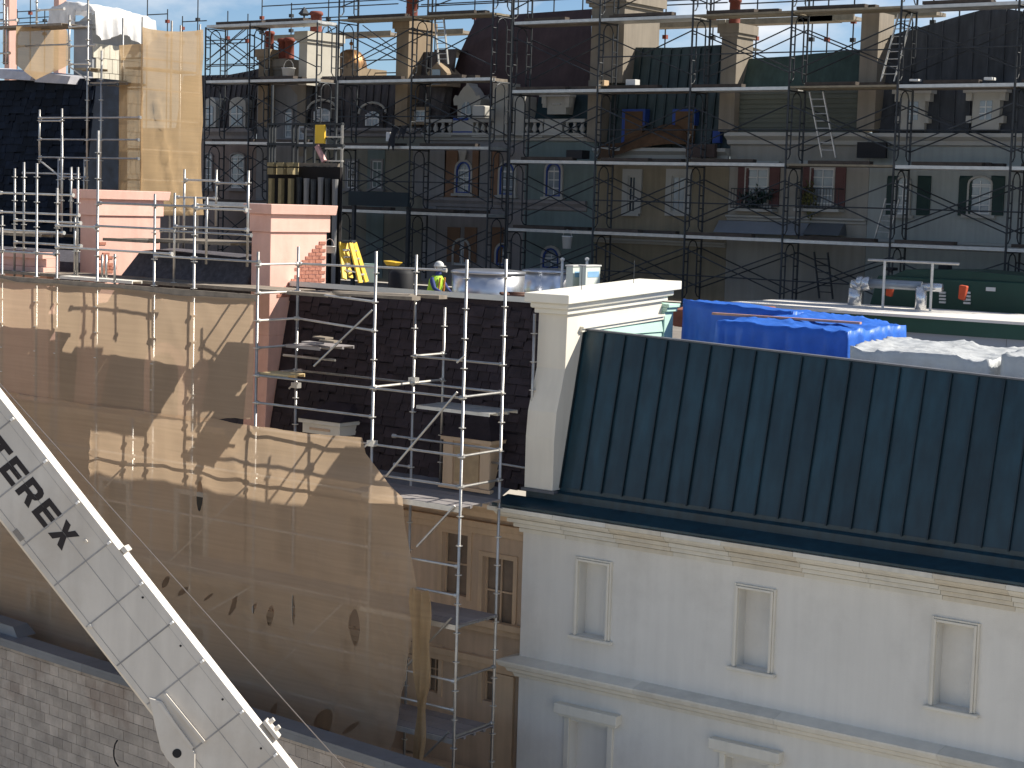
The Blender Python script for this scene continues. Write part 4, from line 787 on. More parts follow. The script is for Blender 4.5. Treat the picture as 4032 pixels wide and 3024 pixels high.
for (xa,xb,sh) in ((1112,1208,((1022,1100),(1287,1384))),(1748,1918,((1650,1742),(1928,2026)))):
    a = UY('E',xa,1545,HY); w, (x0,x1,z0,z1) = window(H8,'E',xa,xb,1545,320,HY,.18,2,4,r2='E2',sur=.05,surm=mCREAM)
    for (sa,sb) in sh:
        p0 = UY('E',sa,1530,HY-.05); p1 = UY('E2',sb,330,HY-.05); o = MB().hexa([(p0.x,HY-.05,p1.z),(p1.x,HY-.05,p1.z),(p1.x,HY-.01,p1.z),(p0.x,HY-.01,p1.z),(p0.x,HY-.05,p0.z-.08*(sa<xa)),(p1.x,HY-.05,p0.z-.08*(sa>xa)),(p1.x,HY-.01,p0.z),(p0.x,HY-.01,p0.z)]).build('shutter', mSHUTG, H8)
        for k in range(9): zz = p1.z+.08+(p0.z-p1.z-.2)*k/9; MB().box(p0.x+.05,p1.x-.05,HY-.062,HY-.051,zz,zz+.05).build('slat', mSHUTG, o)
stack(H8,'E',800,905,110,1140,HY-.25,.9,mSTK,(),0,'party_wall')
# --- house 7
h7x0 = hp('D',1290,900)[0]; cz7 = hp('D',1500,1160)[1]; h7x1 = hp('E',785,900)[0]
H7 = thing('town_house', 'back house with sage green roof, clapboard attic and brick red shutters', 'house', (-5,HY,ZB), GRP)
wallbox(H7, h7x0, h8x0-.01, ZB, cz7-.32, mH7); band(H7, h7x0-.05, h8x0-.01, cz7-.34, .36, .30, mCREAM); band(H7,h7x0,h8x0-.01,hp('D2',1500,600)[1],.16,.14,mCREAM,'string_course')
mid7 = hp('D',1400,770)[1]; mCLAP = M('olive clapboard', (.105,.115,.095), .8, 0, .1, 2)
wallbox(H7, h7x0, h7x1+.05, cz7, mid7, mCLAP, HY+.05, 'attic_wall')
for k in range(int((mid7-cz7)/.13)): MB().hexa([(h7x0,HY+.01,cz7+.03+k*.13),(h7x1,HY+.01,cz7+.03+k*.13),(h7x1,HY+.05,cz7+.03+k*.13),(h7x0,HY+.05,cz7+.03+k*.13),(h7x0,HY+.04,cz7+.155+k*.13),(h7x1,HY+.04,cz7+.155+k*.13),(h7x1,HY+.05,cz7+.155+k*.13),(h7x0,HY+.05,cz7+.155+k*.13)]).build('clapboard', mCLAP, H7)
tp = [hp('D',x,y,HY+.45) for x,y in ((1310,518),(1780,490))]+[hp('E',x,y,HY+.45) for x,y in ((400,465),(785,435),(890,428))]
mansard(H7, [(p[0]+.05, mid7) for p in tp], tp, mSL7, 0)
stack(H7,'D',1205,1300,215,1145,HY-.25,.9,mSTK,((.4,.75,.16),),.10,'party_wall')
for (xa,xb,sh,r) in ((1422,1600,((1342,1420),(1606,1690)),'D'),(1988,2172,((1908,1984),(2178,2265)),'D')):
    w, (x0,x1,z0,z1) = window(H7,r,xa,xb,1465,455,HY,0,2,4,r2='D2',sur=.04,surm=mCREAM)
    for (sa,sb) in sh:
        p0 = UY('D',sa,1465,HY-.05); p1 = UY('D2',sb,455,HY-.05); o = MB().box(p0.x,p1.x,HY-.05,HY-.005,z0-.05,z1+.05).build('shutter', mSHUT, H7)
        for k in range(9): zz = z0+.03+(z1-z0-.1)*k/9; MB().box(p0.x+.05,p1.x-.05,HY-.062,HY-.051,zz,zz+.05).build('slat', mSHUT, o)
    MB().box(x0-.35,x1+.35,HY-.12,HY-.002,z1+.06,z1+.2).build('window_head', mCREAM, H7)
    ir = MB()
    for k in range(15): xx = x0-.3+(x1-x0+.6)*k/14; ir.tube((xx,HY-.32,z0-.12),(xx,HY-.32,z0+.42),.008,5)
    ir.tube((x0-.3,HY-.32,z0+.42),(x1+.3,HY-.32,z0+.42),.014,6).tube((x0-.3,HY-.32,z0-.1),(x1+.3,HY-.32,z0-.1),.014,6)
    for s_ in (x0-.3,x1+.3): ir.tube((s_,HY-.32,z0+.42),(s_,HY-.02,z0+.42),.012,5).tube((s_,HY-.32,z0-.1),(s_,HY-.02,z0-.1),.012,5)
    ir.build('iron_railing', mFRAME, H7); MB().box(x0-.34,x1+.34,HY-.36,HY-.003,z0-.2,z0-.125).build('balcony_slab', mCREAM, H7)
def foliage(name, label, c, rx, ry, rz, n, mat, seed, size=.07):
    r = random.Random(seed); mb = MB(); clumps = [(r.gauss(0,.45),r.gauss(0,.4),r.gauss(0,.45)) for _ in range(9)]
    for k in range(n):
        q_ = r.choice(clumps); p = Vector((c[0]+rx*(q_[0]+r.gauss(0,.25)), c[1]+ry*(q_[1]+r.gauss(0,.25)), c[2]+rz*(q_[2]+r.gauss(0,.25))))
        d = Vector((r.gauss(0,1),r.gauss(0,1),r.gauss(0,.7))).normalized(); e = d.orthogonal().normalized(); g = d.cross(e); s = size*r.uniform(.6,1.3)
        mb.add([p-g*s, p+e*s*.45, p+g*s, p-e*s*.45], [(0,1,2,3)])
    t = thing(name, label, 'plant', (c[0],c[1],c[2]-rz)); mb.build('leaves', mat, t); MB().tube((c[0],c[1],c[2]-rz*1.1),(c[0],c[1],c[2]),.015,5).build('stem', mWOOD, t); return t
p = UY('D2',1500,380,HY-.2); foliage('window_plant','dark leafy plant in the balcony of the left red shuttered window',p,.45,.12,.32,260,M('dark leaves', (.025,.06,.045), .6, 0, .4, 6),3)
p = UY('D2',1945,370,HY-.25); foliage('window_plant','olive climbing plant beside the right red shuttered window',p,.22,.12,.5,240,M('olive leaves', (.10,.10,.03), .6, 0, .4, 6),4)
mAWN = M('slate blue awning', (.20,.215,.235), .7, 0, .06, 2); mAWN2 = M('dark grey awning', (.10,.11,.12), .7, 0, .08, 2)
a = UY('D2',1130,590,HY-.4); b = UY('D2',1910,725,HY-.4)
MB().hexa([(a.x,HY-.42,b.z),(b.x,HY-.42,b.z),(b.x,HY-.01,b.z),(a.x,HY-.01,b.z),(a.x,HY-.12,a.z),(b.x,HY-.12,a.z),(b.x,HY-.01,a.z),(a.x,HY-.01,a.z)]).build('awning', mAWN, H7)
a = UY('E2',300,390,HY-.4); b = UY('E2',610,505,HY-.4)
MB().hexa([(a.x,HY-.5,b.z),(b.x,HY-.5,b.z),(b.x,HY-.01,b.z),(a.x,HY-.01,b.z),(a.x+.05,HY-.12,a.z),(b.x-.05,HY-.12,a.z),(b.x-.05,HY-.01,a.z),(a.x+.05,HY-.01,a.z)]).build('awning', mAWN2, H7)
a = UY('E',792,1240,HY-.2); b = UY('E',1035,1380,HY-.2); tag(MB().box(a.x,b.x,HY-.42,HY-.31,b.z,a.z).build('dark_sheet', mBLACK, None), 'dark square cover hung on the back wall below the cornice', 'cover')
# --- house 6
h6x0 = hp('D',130,900)[0]; h6x1 = h7x0-.01; cz6 = hp('D',600,1300)[1]
H6 = thing('town_house', 'khaki back house with ribbed green roof and two boarded openings', 'house', (-9,HY,ZB), GRP)
wallbox(H6, h6x0, h6x1, ZB, cz6-.28, mH6); band(H6,h6x0,h6x1,cz6-.3,.34,.28,mCREAM); band(H6,h6x0,h6x1,hp('D2',500,800)[1],.14,.12,mCREAM,'string_course')
tp = [hp('D',x,y,HY+.45) for x,y in ((330,412),(780,415),(1190,385))]; tp = [(h6x0,tp[0][1]-.02)]+tp
tp[-1] = (h6x1, tp[-1][1])
mansard(H6, [(p[0]+.0 if i else h6x0, cz6+.04) for i, p in enumerate(tp)], tp, mSL6, .33, mSL6, bw=.03)
mBOARD = M('plywood board', (.10,.055,.028), .8, 0, .15, 4)
for (xa,xb) in ((360,502),(798,935)):
    a = UY('D',xa,970,HY-.05); b = UY('D',xb,1245,HY-.05); o = MB().box(a.x,b.x,HY-.06,HY+.2,b.z,a.z).build('boarded_opening', mBOARD, H6)
    MB().box(a.x-.11,a.x-.002,HY-.05,HY+.2,b.z,a.z+.07).box(b.x+.002,b.x+.08,HY-.05,HY+.2,b.z+.5,a.z+.07).box(a.x-.002,b.x+.002,HY-.048,HY+.2,a.z+.002,a.z+.068).build('masking_tape', mBTAPE, o)
a = UY('D',1120,1140,HY-.05); b = UY('D',1180,1245,HY-.05); MB().box(a.x,b.x,HY-.05,HY+.1,b.z,a.z).build('tape_patch', mBTAPE, H6)
def drape(name, label, pts, mat, seed, thick=.1, amp=.06, y=None, cat='tarp'):
    y = HY-.35 if y is None else y; N, K = len(pts), 10; vs_ = []
    for i, (x, zt0, zb0) in enumerate(pts):
        for k in range(K+1):
            t = k/K; vs_.append((x+amp*noise.noise(Vector((i*.6,t*3,seed))), y+.22*(1-t)**2+amp*noise.noise(Vector((i*.9,t*2.2,seed+4)))*1.6, zt0+(zb0-zt0)*t))
    return tag(MB().add(vs_, [(i*(K+1)+k,(i+1)*(K+1)+k,(i+1)*(K+1)+k+1,i*(K+1)+k+1) for i in range(N-1) for k in range(K)]).build(name, mat, None, True), label, cat)
pts = []
for (x,yt,yb_) in ((120,1245,1385),(200,1250,1380),(290,1240,1350),(360,1200,1330),(430,1170,1300),(500,1140,1285),(580,1110,1275),(650,1085,1262),(720,1075,1255),(790,1105,1255),(860,1160,1255),(900,1240,1258)):
    p0 = UY('D',x,yt,HY-.35); p1 = UY('D',x,yb_,HY-.35); pts.append((p0.x,p0.z,p1.z))
drape('brown_tarp','dark brown tarp draped over rubble below the boarded openings',pts,M('dark brown sheet', (.085,.045,.022), .8, 0, .3, 4, .4, 10),11)
a = UY('D',905,1255,HY-.3); b = UY('D',1150,1375,HY-.3); tag(MB().box(a.x,b.x,HY-.42,HY-.25,b.z,a.z).build('brown_sheet', M('umber sheet', (.075,.050,.042), .8, 0, .2, 4), None, False, .02), 'plain umber sheet hung under the cornice right of the brown tarp', 'sheet')
for (xa,xb,ga) in ((395,450,mGLASSD),(775,880,mGLASS)): window(H6,'D2',xa,xb,205,525,HY,0,2,3,fm=mCREAM,gm=ga,sur=.20,surm=mCREAM)
# big chimney block between houses 5 and 6
stack(H6,'C',1622,1880,-40,720,HY-.2,1.9,mSTK,((.3,.5,.14),(.7,.5,.14)),.14,'chimney_stack'); stack(H6,'D',38,135,700,1235,HY-.27,.6,mSTK,(),0,'party_wall')
# --- houses 4 and 5: steep maroon roof
h4x0 = hp('C',175,1100)[0]; h5x1 = hp('C',1600,1000)[0]; h45 = hp('C',1045,1100)[0]; bz = hp('C',600,1200)[1]
H4 = thing('town_house', 'back house with huge steep maroon roof, balustrade and ornate dormer', 'house', (-15,HY,ZB), GRP)
wallbox(H4, h4x0, h45, ZB, bz, mH4); wallbox(H4, h45+.005, h6x0-.005, ZB, bz, mH5)
rt = [hp('C',x,y,HY+1.6) for x,y in ((612,150),(1120,112),(1615,78))]; rbz = hp('C',600,1035)[1]
mb = MB(); L_ = hp('C',235,1035,HY+.3); Rr2 = hp('C',1600,1000,HY+.3); Lm = hp('C',470,450,HY+1.0)
mb.add([(L_[0]-.12,HY+.3,bz-.3),(Rr2[0],HY+.3,bz-.3),(rt[2][0],HY+1.6,rt[2][1]),(rt[1][0],HY+1.6,rt[1][1]),(rt[0][0],HY+1.6,rt[0][1]),(Lm[0],HY+1.0,Lm[1]),(L_[0]+.3,HY+3,rbz-.2),(rt[0][0]+.3,HY+3,rt[0][1]),(rt[2][0],HY+3.0,rt[2][1])], [(0,1,2,3,4,5),(0,5,4,7,6),(4,3,2,8,7)]); big_roof = mb.build('roof', mSL4, H4)
MB().add([(h45,HY+.2,bz-.2),(h5x1,HY+.2,bz-.2),(h5x1,HY+.62,hp('C',1300,805)[1]),(h45,HY+.62,hp('C',1300,805)[1])], [(0,1,2,3)]).build('lower_roof', mSL5, H4)
# balustrades with urn balusters
def balus(x0, x1, z0, z1, n, label_mat, par, y):
    o = MB().box(x0,x1,y-.10,y+.10,z1-.10,z1).build('balustrade', label_mat, par); MB().box(x0,x1,y-.12,y+.12,z0-.12,z0).build('plinth', label_mat, o)
    h = z1-.1-z0
    for k in range(n):
        xx = x0+(x1-x0)*(k+.5)/n; MB().lathe((xx,y,z0),[(.05,0),(.045,h*.1),(.095,h*.35),(.085,h*.5),(.04,h*.8),(.055,h*.92),(.05,h)],8).build('baluster', label_mat, o, True)
z0b, z1b = hp('C',600,1160)[1], hp('C',600,1040)[1]
xa, xb = hp('C',185,1100)[0], hp('C',430,1100)[0]; balus(xa,xb,z0b,z1b,4,mCREAM,H4,HY-.1); xc, xd = hp('C',610,1100)[0], hp('C',770,1100)[0]; balus(xc,xd,z0b,z1b,3,mCREAM,H4,HY-.1)
MB().box(xb+.01,xc-.01,HY-.16,HY+.1,z0b-.05,z1b).build('pedestal', mCREAM, H4); MB().box(xb+.03,xc-.03,HY-.18,HY-.161,z0b-.02,z0b+.05).build('masking_tape', mBTAPE, H4); MB().box(xb+.03,xc-.2,HY-.178,HY-.161,z1b-.04,z1b+.04).build('masking_tape', mBTAPE, H4)
xe, xf = hp('C',1050,1090)[0], hp('C',1225,1090)[0]; balus(xe,xf,z0b,z1b,3,mCREAM,H4,HY-.1); xg, xh = hp('C',1385,1090)[0], hp('C',1585,1090)[0]; balus(xg,xh,z0b,z1b,3,mCREAM,H4,HY-.1); MB().box(xf+.01,xg-.01,HY-.16,HY+.1,z0b-.05,z1b).build('pedestal', mCREAM, H4)
band(H4,h4x0,h5x1,bz-.1,.25,.25,mCREAM)
# ornate dormer with scrolled pediment
a = hp('C',435,1030); b = hp('C',600,900); cx_ = (a[0]+b[0])/2; hw = (b[0]-a[0])/2
pts = [(cx_-hw,a[1]-.3),(cx_+hw,a[1]-.3),(cx_+hw,b[1]-.05),(cx_+hw*1.42,b[1]-.05),(cx_+hw*1.5,b[1]+.14),(cx_+hw*1.3,b[1]+.26),(cx_+hw*.98,b[1]+.22),(cx_+hw*.75,b[1]+.36),(cx_+hw*.4,b[1]+.5),(cx_+hw*.18,b[1]+.54),(cx_+hw*.1,b[1]+.63),(cx_-hw*.1,b[1]+.63),(cx_-hw*.18,b[1]+.54),(cx_-hw*.4,b[1]+.5),(cx_-hw*.75,b[1]+.36),(cx_-hw*.98,b[1]+.22),(cx_-hw*1.3,b[1]+.26),(cx_-hw*1.5,b[1]+.14),(cx_-hw*1.42,b[1]-.05),(cx_-hw,b[1]-.05)]
dd = MB().prism(pts,'y',HY+.05,HY+.5).build('ornate_dormer', mCREAM, H4); MB().prism(arc(cx_-hw*.5,cx_+hw*.5,a[1]-.2,b[1]+.05,.22),'y',HY+.02,HY+.06).build('dormer_window', mGLASS, dd)
MB().box(cx_-.015,cx_+.015,HY+.005,HY+.019,a[1]-.2,b[1]+.05).box(cx_-hw*.5,cx_+hw*.5,HY+.006,HY+.0195,b[1]-.35,b[1]-.32).build('dormer_muntins', mFRW, dd)
cream_dormer(H4,'C',1232,1388,815,995,HY+.1)
a = hp('C',775,725); b = hp('C',1040,1200); MB().box(a[0],hp('C',905,800)[0],HY-.12,HY+.5,b[1],a[1]).build('pier', mCREAM, H4); MB().box(hp('C',950,850)[0],b[0],HY-.1,HY+.5,b[1],hp('C',1000,840)[1]).build('pier', mCREAM, H4)
# facade: pilasters, arched windows with tape
for (x0_,x1_,ya,yb_,r_,m_) in ((345,445,1310,390,'C',mORP),(585,640,1310,390,'C',mORP),(65,150,1310,380,'C',mH2),(235,345,1310,380,'C',mH2),(640,735,1310,390,'C',mH2),(755,800,1310,410,'C',mORP)):
    a = UY('C',x0_,ya,HY); b = UY('C2',x1_,yb_,HY); MB().box(a.x,b.x,HY-.05,HY-.002,b.z,a.z).build('pilaster', m_, H4)
band(H4,h4x0,h5x1,hp('C2',400,480)[1],.32,.12,mH4,'string_course')
window(H4,'C2',452,560,85,355,HY,.26,2,4,sur=.09,surm=mCREAM,tape=True); window(H4,'C2',832,940,95,370,HY,.26,2,4,sur=.09,surm=mCREAM,tape=True); window(H4,'C2',1235,1345,95,385,HY,.24,2,4,sur=.09,surm=mCREAM,tape=True)
window(H4,'C2',425,550,760,985,HY,.3,2,3,sur=.07,surm=mCREAM,sill=False); window(H4,'C2',800,880,810,985,HY,.25,2,3,sur=.09,surm=mCREAM,tape=True,sill=False); window(H4,'C2',1205,1330,835,1010,HY,.3,2,3,sur=.10,surm=mCREAM,tape=True,sill=False)
MB().prism([(hp('C',470,1310)[0],hp('C',470,1310)[1]),(hp('C',545,1310)[0],hp('C',545,1310)[1]),(hp('C',525,1395)[0],hp('C',525,1395)[1]),(hp('C',490,1395)[0],hp('C',490,1395)[1])],'y',HY-.12,HY-.071).build('keystone', mCREAM, H4)
for (x0_,x1_) in ((365,465),(515,610),(750,840)):
    a = UY('C2',x0_,650,HY); b = UY('C2',x1_,960,HY); MB().box(a.x,b.x,HY-.045,HY-.003,b.z,a.z).build('pilaster', mORP, H4)
# --- house 3
h3x0 = hp('B',890,900)[0]; h3x1 = h4x0-.01; cz3 = hp('B',1300,1120)[1]
H3 = thing('town_house', 'back house with grey brown ribbed roof and two arched dormers', 'house', (-21,HY,ZB), GRP)
wallbox(H3, h3x0, h3x1, ZB, cz3-.25, mH3); band(H3,h3x0,h3x1,cz3-.28,.3,.22,mH4)
tp = [hp('B',x,y,HY+.45) for x,y in ((890,668),(1300,660),(1700,655),(1790,455),(2100,450),(2212,425))]; tp.append((hp('C',250,440,HY+.45)[0],tp[-1][1])); 
mansard(H3, [(h3x0 if i == 0 else p[0]+.02, cz3) for i, p in enumerate(tp)], tp, mSL1, .3, mSL1, bw=.02)
for (xa,xb,ya,yb_) in ((975,1105,925,1060),(1425,1530,950,1095)):
    a = UY('B',xa-35,ya+30,HY-.02); b = UY('B',xb+35,yb_,HY-.02); d = MB().prism(arc(a.x,b.x,b.z-.2,a.z+.2,.3),'y',HY-.02,HY+.4).build('dormer', mSL1, H3); window(d,'B',xa,xb,ya+15,yb_,HY-.03,.12,2,3,sur=.05,surm=mCREAM,sill=False) if False else None
    g0 = UY('B',xa,ya+20,HY-.03); g1 = UY('B',xb,yb_,HY-.03); MB().prism(arc(g0.x,g1.x,g1.z,g0.z,.12),'y',HY-.05,HY-.022).build('dormer_window', mGLASS, d); xm = (g0.x+g1.x)/2
    MB().box(xm-.02,xm+.02,HY-.07,HY-.051,g1.z,g0.z).box(g0.x,g1.x,HY-.069,HY-.0512,(g0.z+g1.z)/2-.02,(g0.z+g1.z)/2+.02).box(g0.x-.03,g0.x+.03,HY-.068,HY-.051,g1.z,g0.z-.1).box(g1.x-.03,g1.x+.03,HY-.068,HY-.051,g1.z,g0.z-.1).build('dormer_frame', mFRW, d)
    t_ = MB(); oo = arc(g0.x-.32,g1.x+.32,g0.z-.12,g0.z+.28,.36)[2:]; t_.path([(p[0],HY-.06,p[1]) for p in oo],.04,6); t_.build('hood_mould', mCREAM, d)
window(H3,'C',75,180,960,1060,HY-.02,0,2,2,sur=.1,surm=mSTK2)
for (xa,xb) in ((1260,1340),(1480,1560)): window(H3,'B',xa,xb,1400,1640,HY,0,2,3,sur=.06,surm=mH2,gm=mGLASSD)
for k,(xa,xb) in enumerate(((1440,1580),(1930,2040))): a = UY('B',xa,1300,HY); b = UY('B',xb,1650,HY); MB().box(a.x,b.x,HY-.028,HY-.002,13.4,a.z).build('wall_bay', mH2 if k else MATS['sea green wall'], H3)
st = stack(H3,'B',1688,1772,185,1095,HY-.3,1.2,mSTK2,((.5,.8,.19),),.10,'party_wall')
a = hp('B',1945,640,HY-.1); b = hp('B',2125,540,HY-.1); cxm = (a[0]+b[0])/2; d = MB().prism([(a[0],a[1]-.4),(b[0],a[1]-.4),(b[0],a[1]),(cxm,b[1]),(a[0],a[1])],'y',HY-.1,HY+.6).build('gable_dormer', mSTK2, H3); MB().box(cxm-.16,cxm+.16,HY-.13,HY-.101,a[1]-.35,a[1]+.12).build('dormer_window', mGLASS, d)
# --- house 2
h2x0 = hp('B',470,900)[0]
H2 = thing('town_house', 'narrow stone grey back house with three tall chimneys and red pots', 'house', (-25,HY,ZB), GRP)
wallbox(H2, h2x0, h3x0-.01, ZB, hp('B',700,740)[1], mH2)
stack(H2,'B',485,555,435,1100,HY-.35,.8,mSTK2,((.5,.62,.15),),.10,'chimney_stack'); stack(H2,'B',608,715,520,740,HY-.1,.9,mSTK,((.25,.7,.17),(.75,.72,.17)),.08,'chimney_stack'); stack(H2,'B',838,900,280,740,HY-.3,1.6,M('pale chimney stucco', (.42,.395,.335), .85, 0, .08, 2),((.6,.7,.20),),.12,'chimney_stack')
a = UY('B',745,740,HY-.05); b = UY('B',890,830,HY-.05); MB().prism([(a.x,a.z),(b.x+.02,a.z),(b.x+.02,ZB+4),(b.x-.35,ZB+4),(b.x-.35,b.z)],'y',HY-.06,HY-.003).build('stone_flank', mSTK, H2)
window(H2,'B',722,778,945,1200,HY-.01,.15,1,4,sur=.06,surm=mH2); window(H2,'B',840,882,1100,1220,HY-.07,0,1,2,sur=0,sill=False)
# ridge caps on pots
for (xx,yy) in ((515,235),(880,105)):
    p = UY('B',xx,yy,HY); tag(MB().lathe((p.x,HY,p.z-.12),[(.12,0),(.2,.06),(.02,.28)],6).tube((p.x,HY,p.z-.5),(p.x,HY,p.z-.1),.03,6).build('chimney_cowl', mFRAME, None), 'dark pointed cowl on the %s red chimney pot of the grey house' % ('left' if xx < 600 else 'tall right'), 'cowl')
# --- house 1
h1x1 = h2x0-.01; cz1 = hp('A',2000,1110)[1]
H1 = thing('town_house', 'leftmost visible back house with ribbed grey mansard and pale arched dormers', 'house', (-28,HY,ZB), GRP)
wallbox(H1, -34, h1x1, ZB, cz1-.4, mH1); band(H1,-34,h1x1,cz1-.45,.42,.25,mH4)
tp = [hp('A',x,y,HY+.45) for x,y in ((1600,660),(1800,655),(2000,650),(2160,620))]+[hp('B',480,598,HY+.45),hp('B',560,596,HY+.45)]; mansard(H1,[(p[0]+.02,cz1) for p in tp],tp,mSL1,.26,mSL1,bw=.018)
for (xa,xb) in ((1808,1872),(2022,2130)):
    a = UY('A',xa,890,HY-.05); b = UY('A',xb,1095,HY-.05); d = MB().prism(arc(a.x-.08,b.x+.08,b.z-.05,a.z+.17,.22),'y',HY-.1,HY+.35).build('dormer', mCREAM, H1); MB().prism(arc(a.x+.04,b.x-.04,b.z,a.z-.12,.1),'y',HY-.125,HY-.101).build('dormer_window', mGLASS, d); xm = (a.x+b.x)/2
    MB().box(xm-.02,xm+.02,HY-.14,HY-.126,b.z,a.z-.12).box(a.x+.04,b.x-.04,HY-.139,HY-.1261,b.z+.38,b.z+.42).build('dormer_muntins', mFRW, d)
window(H1,'A',2020,2130,1340,1640,HY,.1,2,5,sur=.05,surm=mH4); window(H1,'B',30,80,1340,1640,HY,.1,1,5,sur=.05,surm=mH4)
# --- bronze dome
p = UY('B',1285,600,23.0); D_ = thing('dome', 'ribbed bronze dome on a crenellated base behind the back roofs', 'dome', (p.x,23,p.z-1))
rr = abs(UY('B',1385,500,23.0).x-UY('B',1185,500,23.0).x)/2; mBRZ = M('bronze', (.22,.12,.05), .4, .5, .3, 4); zh = UY('B',1285,430,23).z-p.z
for k in range(14):
    t0, t1 = 2*math.pi*k/14, 2*math.pi*(k+1)/14; mb = MB(); vv = []
    for j in range(7):
        f = j/6; r0 = rr*math.cos(f*1.45); z = p.z+zh*math.sin(f*math.pi/2); tm = (t0+t1)/2; vv += [(p.x+r0*math.cos(t0),23+r0*math.sin(t0),z),(p.x+r0*1.07*math.cos(tm),23+r0*1.07*math.sin(tm),z),(p.x+r0*math.cos(t1),23+r0*math.sin(t1),z)]
    mb.add(vv,[f_ for j in range(6) for f_ in ((3*j,3*j+1,3*j+4,3*j+3),(3*j+1,3*j+2,3*j+5,3*j+4))]); mb.build('dome_gore', mBRZ, D_, True)
MB().tube((p.x,23,p.z+zh*.98),(p.x,23,p.z+zh+.35),.025,6).sphere((p.x,23,p.z+zh+.2),.07,.07,.07).build('finial', mBRZ, D_)
hb = UY('B',1285,655,23).z; x0d, x1d = UY('B',1105,600,23).x, UY('B',1468,600,23).x; base = MB().box(x0d,x1d,22.2,23.8,hb-1,p.z-.02).build('drum', mSTK2, D_)
for k in range(9): xx = x0d+(x1d-x0d)*(k+.5)/9; MB().box(xx-.07,xx+.07,22.19,22.3,p.z-.018,p.z+.12).build('crenel', mSTK2, base)
# ================================================================ FRAME SCAFFOLDS ON THE BACK HOUSES
SY0, SY1 = 18.0, 18.92
def frame_mesh(h, mat):
    mb = MB(); r = .029
    for y in (0, SY1-SY0): mb.tube((0,y,0),(0,y,h),r,6)
    for y, s_ in ((.22,1),(SY1-SY0-.22,-1)):
        mb.tube((0,y,.30),(0,y,h-.28),.022,6).path([(0,y,.30),(0,y-.09*s_,.19),(0,y-.21*s_,.17)],.017,6)
        for k in range(4): mb.tube((0,y-.22*s_,.45+k*.36),(0,y,.45+k*.36),.017,5)
    mb.path([(0,.22,h-.28),(0,.30,h-.14),(0,.42,h-.08),(0,SY1-SY0-.42,h-.08),(0,SY1-SY0-.30,h-.14),(0,SY1-SY0-.22,h-.28)],.017,6).tube((0,0,h-.05),(0,SY1-SY0,h-.05),.02,6)
    return rawmesh('frame', mb, mat)
PLM = {m.name: rawmesh('plank', MB().box(0,1,-.115,.115,-.085,0), m) for m in (mALU, mWOOD)}
mWOODY = M('yellowed scaffold board', (.26,.22,.155), .85, 0, .2, 6); PLM[mWOODY.name] = rawmesh('plank', MB().box(0,1,-.115,.115,-.055,0), mWOODY)
mWOODD = M('shade dark board', (.060,.048,.040), .85, 0, .3, 6); PLM[mWOODD.name] = rawmesh('plank', MB().box(0,1,-.115,.115,-.085,0), mWOODD)  # extra boards darkened in colour to look shaded
BRM = rawmesh('cross_brace', MB().tube((0,0,0),(1,0,0),.019,6), mFRAME)
def piece_between(name, me, parent, a, b):
    a = Vector(a); b = Vector(b); d = b-a; o = piece(name, me, parent, a); o.rotation_mode = 'QUATERNION'; o.rotation_quaternion = d.to_track_quat('X','Z'); o.scale = (d.length,1,1); return o
def frame_scaffold(label, xs, zs, loc, skip=(), woods=(), toprail=False, base=True):
    t = thing('frame_scaffold', label, 'scaffold', loc); fm = {}
    for j in range(len(zs)-1):
        h = round(zs[j+1]-zs[j],3)
        if h not in fm: fm[h] = frame_mesh(h, mFRAME)
        for i, x in enumerate(xs): piece('frame', fm[h], t, (x,SY0,zs[j]))
        for i in range(len(xs)-1):
            x0, x1 = xs[i], xs[i+1]
            for y in (SY0, SY1):
                za, zb_ = zs[j]+.42, zs[j]+min(1.62,h-.3)
                if (i+j) % 5 != 4 or y == SY0:
                    piece_between('cross_brace', BRM, t, (x0,y-.02,za), (x1,y-.02,zb_)); piece_between('cross_brace', BRM, t, (x0,y+.02,zb_), (x1,y+.02,za))
    for j, z in enumerate(zs[1:]):
        for i in range(len(xs)-1):
            if (i,j) in skip: continue
            m = mWOODY if (i,j) in woods else (mALU if (i+j) % 3 else mWOOD)
            for k in range(4):
                mm = mALU if (k == 0 and m is not mWOODY) else m; o = piece('plank', PLM[mm.name], t, (xs[i]+.03,SY0+.12+k*.235,z+.06+rnd.uniform(0,.012)), None, (xs[i+1]-xs[i]-.06,1,1))
            for kk in range(rnd.randrange(1,4)):
                x0 = xs[i]+rnd.uniform(0,.7); piece('plank', PLM[mWOODD.name], t, (x0,SY0+.16+.25*kk,z+.155+rnd.uniform(0,.02)), (0,0,rnd.uniform(-.02,.02)), (rnd.uniform(1.4,2.35),1,1))
    if toprail:
        for i in range(len(xs)-1):
            for dz in (.5,1.0): piece_between('guard_rail', BRM, t, (xs[i],SY0,zs[-1]+dz), (xs[i+1],SY0,zs[-1]+dz))
    return t
XR = [1.38+3.1*k for k in range(-5,3)]; XR = [-14.1,-11.02,-7.93,-4.87,-1.74,1.38,4.48,7.6]
FS1 = frame_scaffold('long dark frame scaffold in front of the right hand back houses', XR, [13.3,15.14,17.15,19.19,21.18,23.1], (-3,18.4,13.3), woods=((3,2),(3,3),(2,3),(3,1)))
FS2 = frame_scaffold('dark frame scaffold in front of the maroon roofed back house', [-21.0,-17.95,-14.86], [13.5,15.52,17.53,19.58,21.5,23.0], (-18,18.4,13.3), woods=((0,3),(1,3)))
FS3 = frame_scaffold('leftmost dark frame scaffold of the back row under the red chimney pots', [-27.0,-24.93,-21.92], [13.6,15.62,17.63,19.66,21.5], (-24,18.4,13.3))
